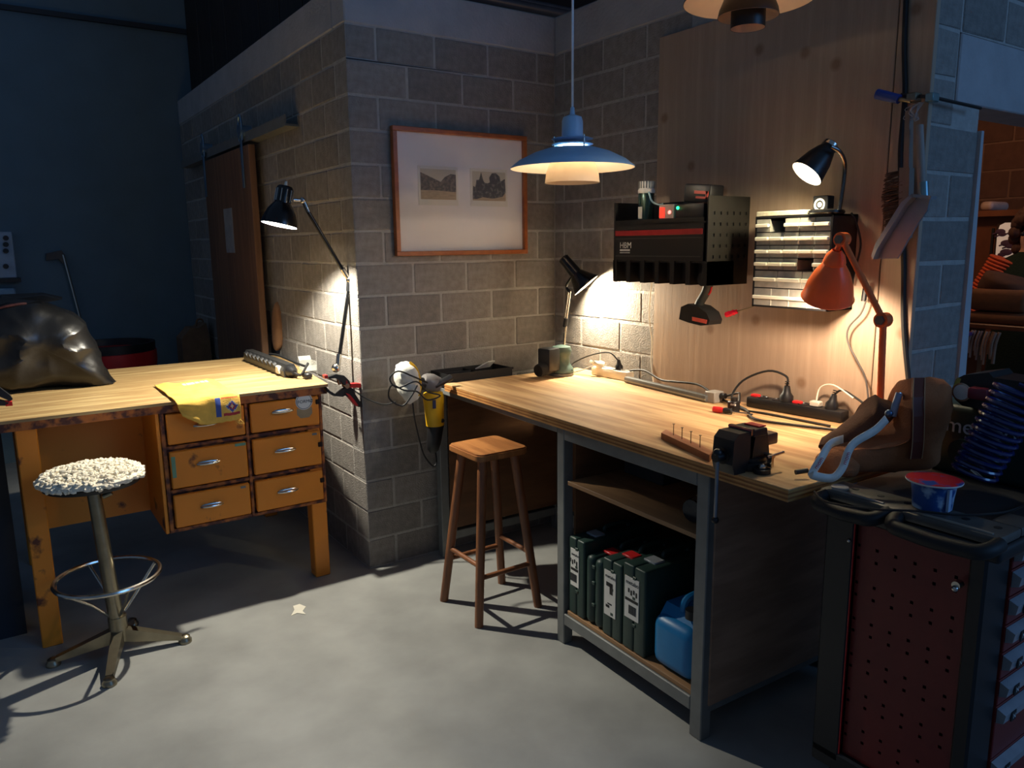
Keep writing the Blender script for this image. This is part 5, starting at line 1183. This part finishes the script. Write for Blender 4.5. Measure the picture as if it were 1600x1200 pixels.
# tray with handles
us = [.355, .372, .40, .47, x1 - .05, x1 + .04]; vs = [y0 - .045, y0 - .02, y0 + .03, y0 + .15, y1 - .05, y1 - .005]
MB().box(.36, x1 + .04, y0 - .045, y1 - .002, z1, .905, bev=.012, seg=3).build('tray_base', CB, o)
MB().box(.36, .47, y0 - .04, y1 - .004, .905, .93, bev=.008, seg=2).build('tray_rim', mat('lamplit_black_tray', c(84, 80, 74), .45, var=.2, scale=12), o)  # black tray plastic, colour lightened to stand for the lamplight on it
MB().box(.47, x1 + .03, y0 - .04, y0 + .03, .905, .93, bev=.008, seg=2).build('tray_rim', MATS['lamplit_black_tray'], o)
MB().box(.47, x1 + .03, y0 + .03, y1 - .006, .904, .909).build('tray_mat', mat('tray_mat', c(30, 31, 33), .7), o, smooth=False)
for a, e in ((y1 - .02, -2.385), (-2.415, y0 - .035)):
    MB().tube([(.37, a, .912), (.335, a - .002, .908), (.312, a - .018, .902), (.308, a - .05, .90), (.306, (a + e) / 2, .898), (.308, e + .05, .90), (.312, e + .018, .902), (.335, e + .002, .908), (.37, e, .912)], .018, 12).build('grip', RUBBER, o)
    MB().tube([(.372, a - .015, .93), (.372, (a + e) / 2, .931), (.372, e + .015, .93)], .004).build('grip_edge', mat('pale_edge', c(140, 136, 126), .4), o)
for k in range(6):
    MB().cyl((.425, y1 - .07 - k * .07, .929), (.425, y1 - .07 - k * .07, .9312), .009).build('tool_hole', INK, o)
MB().cyl((.40, y1 - .04, .929), (.40, y1 - .04, .934), .022, n=22).build('round_cap', GREYP, o)
MB().box(.55, .66, y0 - .03, y0 + .02, .9285, .9315, bev=.001).build('slot_recess', INK, o, smooth=False)
for a in (x0 + .07, x1 - .07):
    for e in (y0 + .07, y1 - .07):
        w_ = MB().box(a - .02, a + .02, e - .02, e + .02, .08, .105).box(a - .02, a - .016, e - .025, e + .025, .03, .09).box(a + .016, a + .02, e - .025, e + .025, .03, .09).build('caster_fork', CHROME, o, smooth=False)
        MB().cyl((a - .014, e, .045), (a + .014, e, .045), .045, n=22).build('wheel', BLACKP, w_)
cable('cart_lead', [pt(1272, 768, X, .30), (.285, -2.27, .925), (.30, -2.38, .935), (.36, -2.46, .94), (.42, -2.53, .938), (.52, -2.58, .937), (.7, -2.56, .915)], .003, RUBBER, 'thin black lead lying across the cart tray edge')
# tub on the cart
q = V((.475, -2.50, .931)); q = pt(1456, 792, Z, .931)
o = thing('snack_tub', q, 'blue and white snack tub with red printed foil lid on the cart', 'tub')
rr = .054
MB().lathe(q, (0, 0, 1), [(.01, 0), (rr * .82, .001), (rr * .86, .03), (rr * .94, .062), (rr, .068)], 36).build('tub_body', mat('tub_print', c(38, 84, 150), .35, col2=c(170, 196, 222), thr=.54, soft=.05, scale=24), o)
MB().lathe(q, (0, 0, 1), [(rr, .066), (rr * 1.16, .068), (rr * 1.17, .0715), (rr * 1.1, .0725), (.01, .074)], 36).build('foil_lid', mat('lid_print', c(196, 36, 44), .25, col2=c(50, 76, 150), thr=.52, soft=.04, scale=20), o)
MB().lathe(q, (0, 0, 1), [(rr * 1.165, .067), (rr * 1.185, .069), (rr * 1.165, .0715)], 36, close=False).build('lid_rim', LABELW, o)
q2 = q + V((-.35, -.93, 0)).normalized() * rr * .93
MB().box(q2.x - .006, q2.x + .006, q2.y - .003, q2.y + .003, q.z + .005, q.z + .06).build('spoon_print', mat('pale_blue_print', c(170, 196, 226), .5), o, smooth=False)
# ============================================================ compressor with spiral hose
o = thing('compressor', (.97, -2.42, .91), 'dark green portable compressor with black control panel on the cart', 'compressor')
CG = mat('compressor_green', c(24, 52, 54), .4, var=.1)
MB().box(.83, 1.12, -2.60, -2.235, .9095, 1.115, bev=.02, seg=3).build('body', CG, o)
P = lambda x, y, xx=.826: pt(x, y, X, xx)
text('maker_text', 'metabo', mat('pale_blue_ink', c(190, 210, 226), .5), o, P(1476, 672), (0, -1, 0), (0, 0, 1), .062, .001)
MB().cyl(P(1505, 706) + V((.008, 0, 0)), P(1505, 706) + V((-.012, 0, 0)), .038, n=26).build('round_cover', CG, o)
pa = [P(x, y, .79) for x, y in ((1488, 606), (1494, 592), (1506, 586), (1545, 582), (1552, 590), (1620, 600), (1620, 660), (1560, 645), (1503, 634), (1492, 624))]
MB().prism(pa, (.12, 0, 0)).build('control_panel', BLACKP, o, smooth=False)
MB().prism([p + V((-.001, 0, 0)) for p in (P(1489, 604, .79), P(1496, 590, .79), P(1502, 592, .79), P(1494, 612, .79))], (.05, 0, 0)).build('yellow_edge', mat('olive_yellow', c(150, 150, 74), .5), o, smooth=False)
q = P(1506, 612, .788)
MB().cyl(q, q + V((-.014, 0, 0)), .026, n=26).build('gauge', CHROME, o); MB().cyl(q + V((-.0145, 0, 0)), q + V((-.0155, 0, 0)), .021, n=26).build('gauge_face', LABELW, o)
q = P(1534, 614, .788); MB().box(q.x - .03, q.x, q.y - .026, q.y + .026, q.z - .017, q.z + .017, bev=.008, seg=2).build('knob', mat('dark_red_knob', c(122, 36, 52), .4), o)
MB().box(.9, 1.05, -2.50, -2.3, 1.1155, 1.14, bev=.008).build('top_cover', BLACKP, o)
a, e = pt(1520, 742, X, .66), pt(1596, 606, X, .70); ax = (e - a); M_ = frame(ax); n = 13; pts = []
for k in range(n * 14 + 1):
    f = k / (n * 14); an = 2 * math.pi * n * f; rad = .052 + .006 * f
    pts.append(a + ax * f + M_ @ V((rad * math.cos(an), rad * math.sin(an), 0)))
o = thing('spiral_hose', a, 'dark blue spiral air hose leaning against the compressor', 'hose')
MB().tube(pts, .0055, 6, smooth=False).build('coil', mat('navy_hose', c(16, 34, 92), .25, var=.05, coat=.5), o)
MB().cyl(pts[0], pts[0] + V((-.0, -.03, -.02)), .008).build('fitting', CHROME, o)
# ============================================================ brown bag with lanyard
A0, A1 = V((.40, -2.10, 0)), V((.74, -2.275, 0)); ud = (A1 - A0).normalized(); nd = V((ud.y, -ud.x, 0))
def PV(px, py, off=0):
    r = right * ((px - 800) / F) + down * ((py - 600) / F) + fwd; p0 = A0 + nd * off
    k = (p0 - CAM).dot(nd) / r.dot(nd); p = CAM + r * k; p.z = max(p.z, BZ + .007); return p
o = thing('canvas_bag', A0.lerp(A1, .5) + V((0, 0, BZ + .005)), 'brown canvas bag with leather strap lying between bench end and cart', 'bag')
CAN = mat('brown_canvas', c(168, 100, 58), .9, var=.14, scale=10, bump=.25, bscale=160)
MB().pillow([PV(x, y) for x, y in ((1300, 745), (1284, 720), (1288, 700), (1330, 690), (1385, 672), (1405, 640), (1418, 598), (1440, 590), (1468, 586), (1481, 600), (1480, 650), (1462, 712), (1446, 742), (1400, 752), (1350, 750))], nd * .085, noise_amt=.016, nscale=9, rings=9).build('bag_body', CAN, o)
MB().pillow([PV(x, y, -.03) for x, y in ((1280, 700), (1285, 688), (1318, 664), (1352, 638), (1366, 616), (1380, 620), (1396, 632), (1394, 645), (1376, 662), (1340, 684), (1306, 700))], nd * .05, noise_amt=.012, nscale=11).build('flap', mat('dark_canvas', c(96, 56, 34), .9, var=.15, bump=.25, bscale=160), o)
MB().pillow([PV(x, y, .03) for x, y in ((1278, 735), (1285, 712), (1310, 700), (1335, 715), (1330, 742), (1300, 748))], nd * .05, noise_amt=.01, nscale=12).build('side_pocket', CAN, o)
sp = [PV(1434, 590, .04), PV(1433, 620, .088), PV(1433, 650, .096), PV(1432, 690, .098), PV(1429, 716, .095)]
b = MB(); wv = ud * .018
for i in range(len(sp) - 1): b.prism([sp[i] - wv, sp[i] + wv, sp[i + 1] + wv, sp[i + 1] - wv], nd * .006)
b.build('leather_strap', mat('red_brown_leather', c(104, 48, 34), .4), o, smooth=False)
b = MB()
for s_ in (-.92, .92): b.tube([p + wv * s_ + nd * .007 for p in sp], .0012, 5)
b.build('stitching', mat('tan_thread', c(190, 150, 110), .7), o)
MB().ball(PV(1389, 646, .06), .011).build('snap_button', mat('blue_steel', c(96, 120, 150), .3, .8), o)
MB().cyl(PV(1243, 738, .02), PV(1262, 735, .02), .007).build('cord_end', BLACKP, o)
t = thing('lanyard', PV(1290, 740, .09), 'white lanyard with red lettering hanging over the brown bag', 'lanyard')
lp = [PV(1318, 686, .05), PV(1298, 694, .075), PV(1284, 715, .095), PV(1270, 738, .10), PV(1272, 743, .105), PV(1300, 747, .11), PV(1316, 732, .112), PV(1326, 705, .112), PV(1338, 690, .105), PV(1368, 672, .10), PV(1388, 652, .085)]
lq = []
for i in range(len(lp) - 1):
    p0, p1, p2, p3 = lp[max(i - 1, 0)], lp[i], lp[i + 1], lp[min(i + 2, len(lp) - 1)]
    for k in range(6):
        f = k / 6; lq.append(.5 * (2 * p1 + (p2 - p0) * f + (2 * p0 - 5 * p1 + 4 * p2 - p3) * f * f + (3 * p1 - p0 - 3 * p2 + p3) * f ** 3))
lr, lp = lp, lq
b = MB(); prev = None
for i, p in enumerate(lp):
    d = (lp[min(i + 1, len(lp) - 1)] - lp[max(i - 1, 0)]).normalized(); s_ = d.cross(nd).normalized() * .0115
    cur = [b.b.verts.new(p - s_), b.b.verts.new(p + s_)]
    if prev: b.b.faces.new((prev[0], prev[1], cur[1], cur[0]))
    prev = cur
ob = b.build('ribbon', mat('white_ribbon', c(232, 224, 210), .6), t); md = ob.modifiers.new('thick', 'SOLIDIFY'); md.thickness = .0015
lp = lr
for i, j in ((3, 2), (6, 7)):
    d = (lp[j] - lp[i]).normalized(); up = -d.cross(nd).normalized()
    if nd.dot(d.cross(up)) < 0: up = -up
    text('lanyard_text', 'mom', mat('red_lettering', c(196, 50, 80), .6), t, lp[i] + d * .012 - up * .004 + nd * .004, d, up, .017, .0004)
q = PV(1402, 632, -.02)
o = thing('pocket_knife', q, 'blue handled folding tool poking out of the brown bag', 'pocket tool')
MB().cyl(PV(1394, 650, .01), PV(1405, 614, .01), .011, .009).build('handle', mat('pale_blue_handle', c(160, 174, 196), .35), o)
MB().tube([PV(1405, 614, .01), PV(1411, 616, .01), PV(1412, 624, .01)], .003).build('ring', CHROME, o)
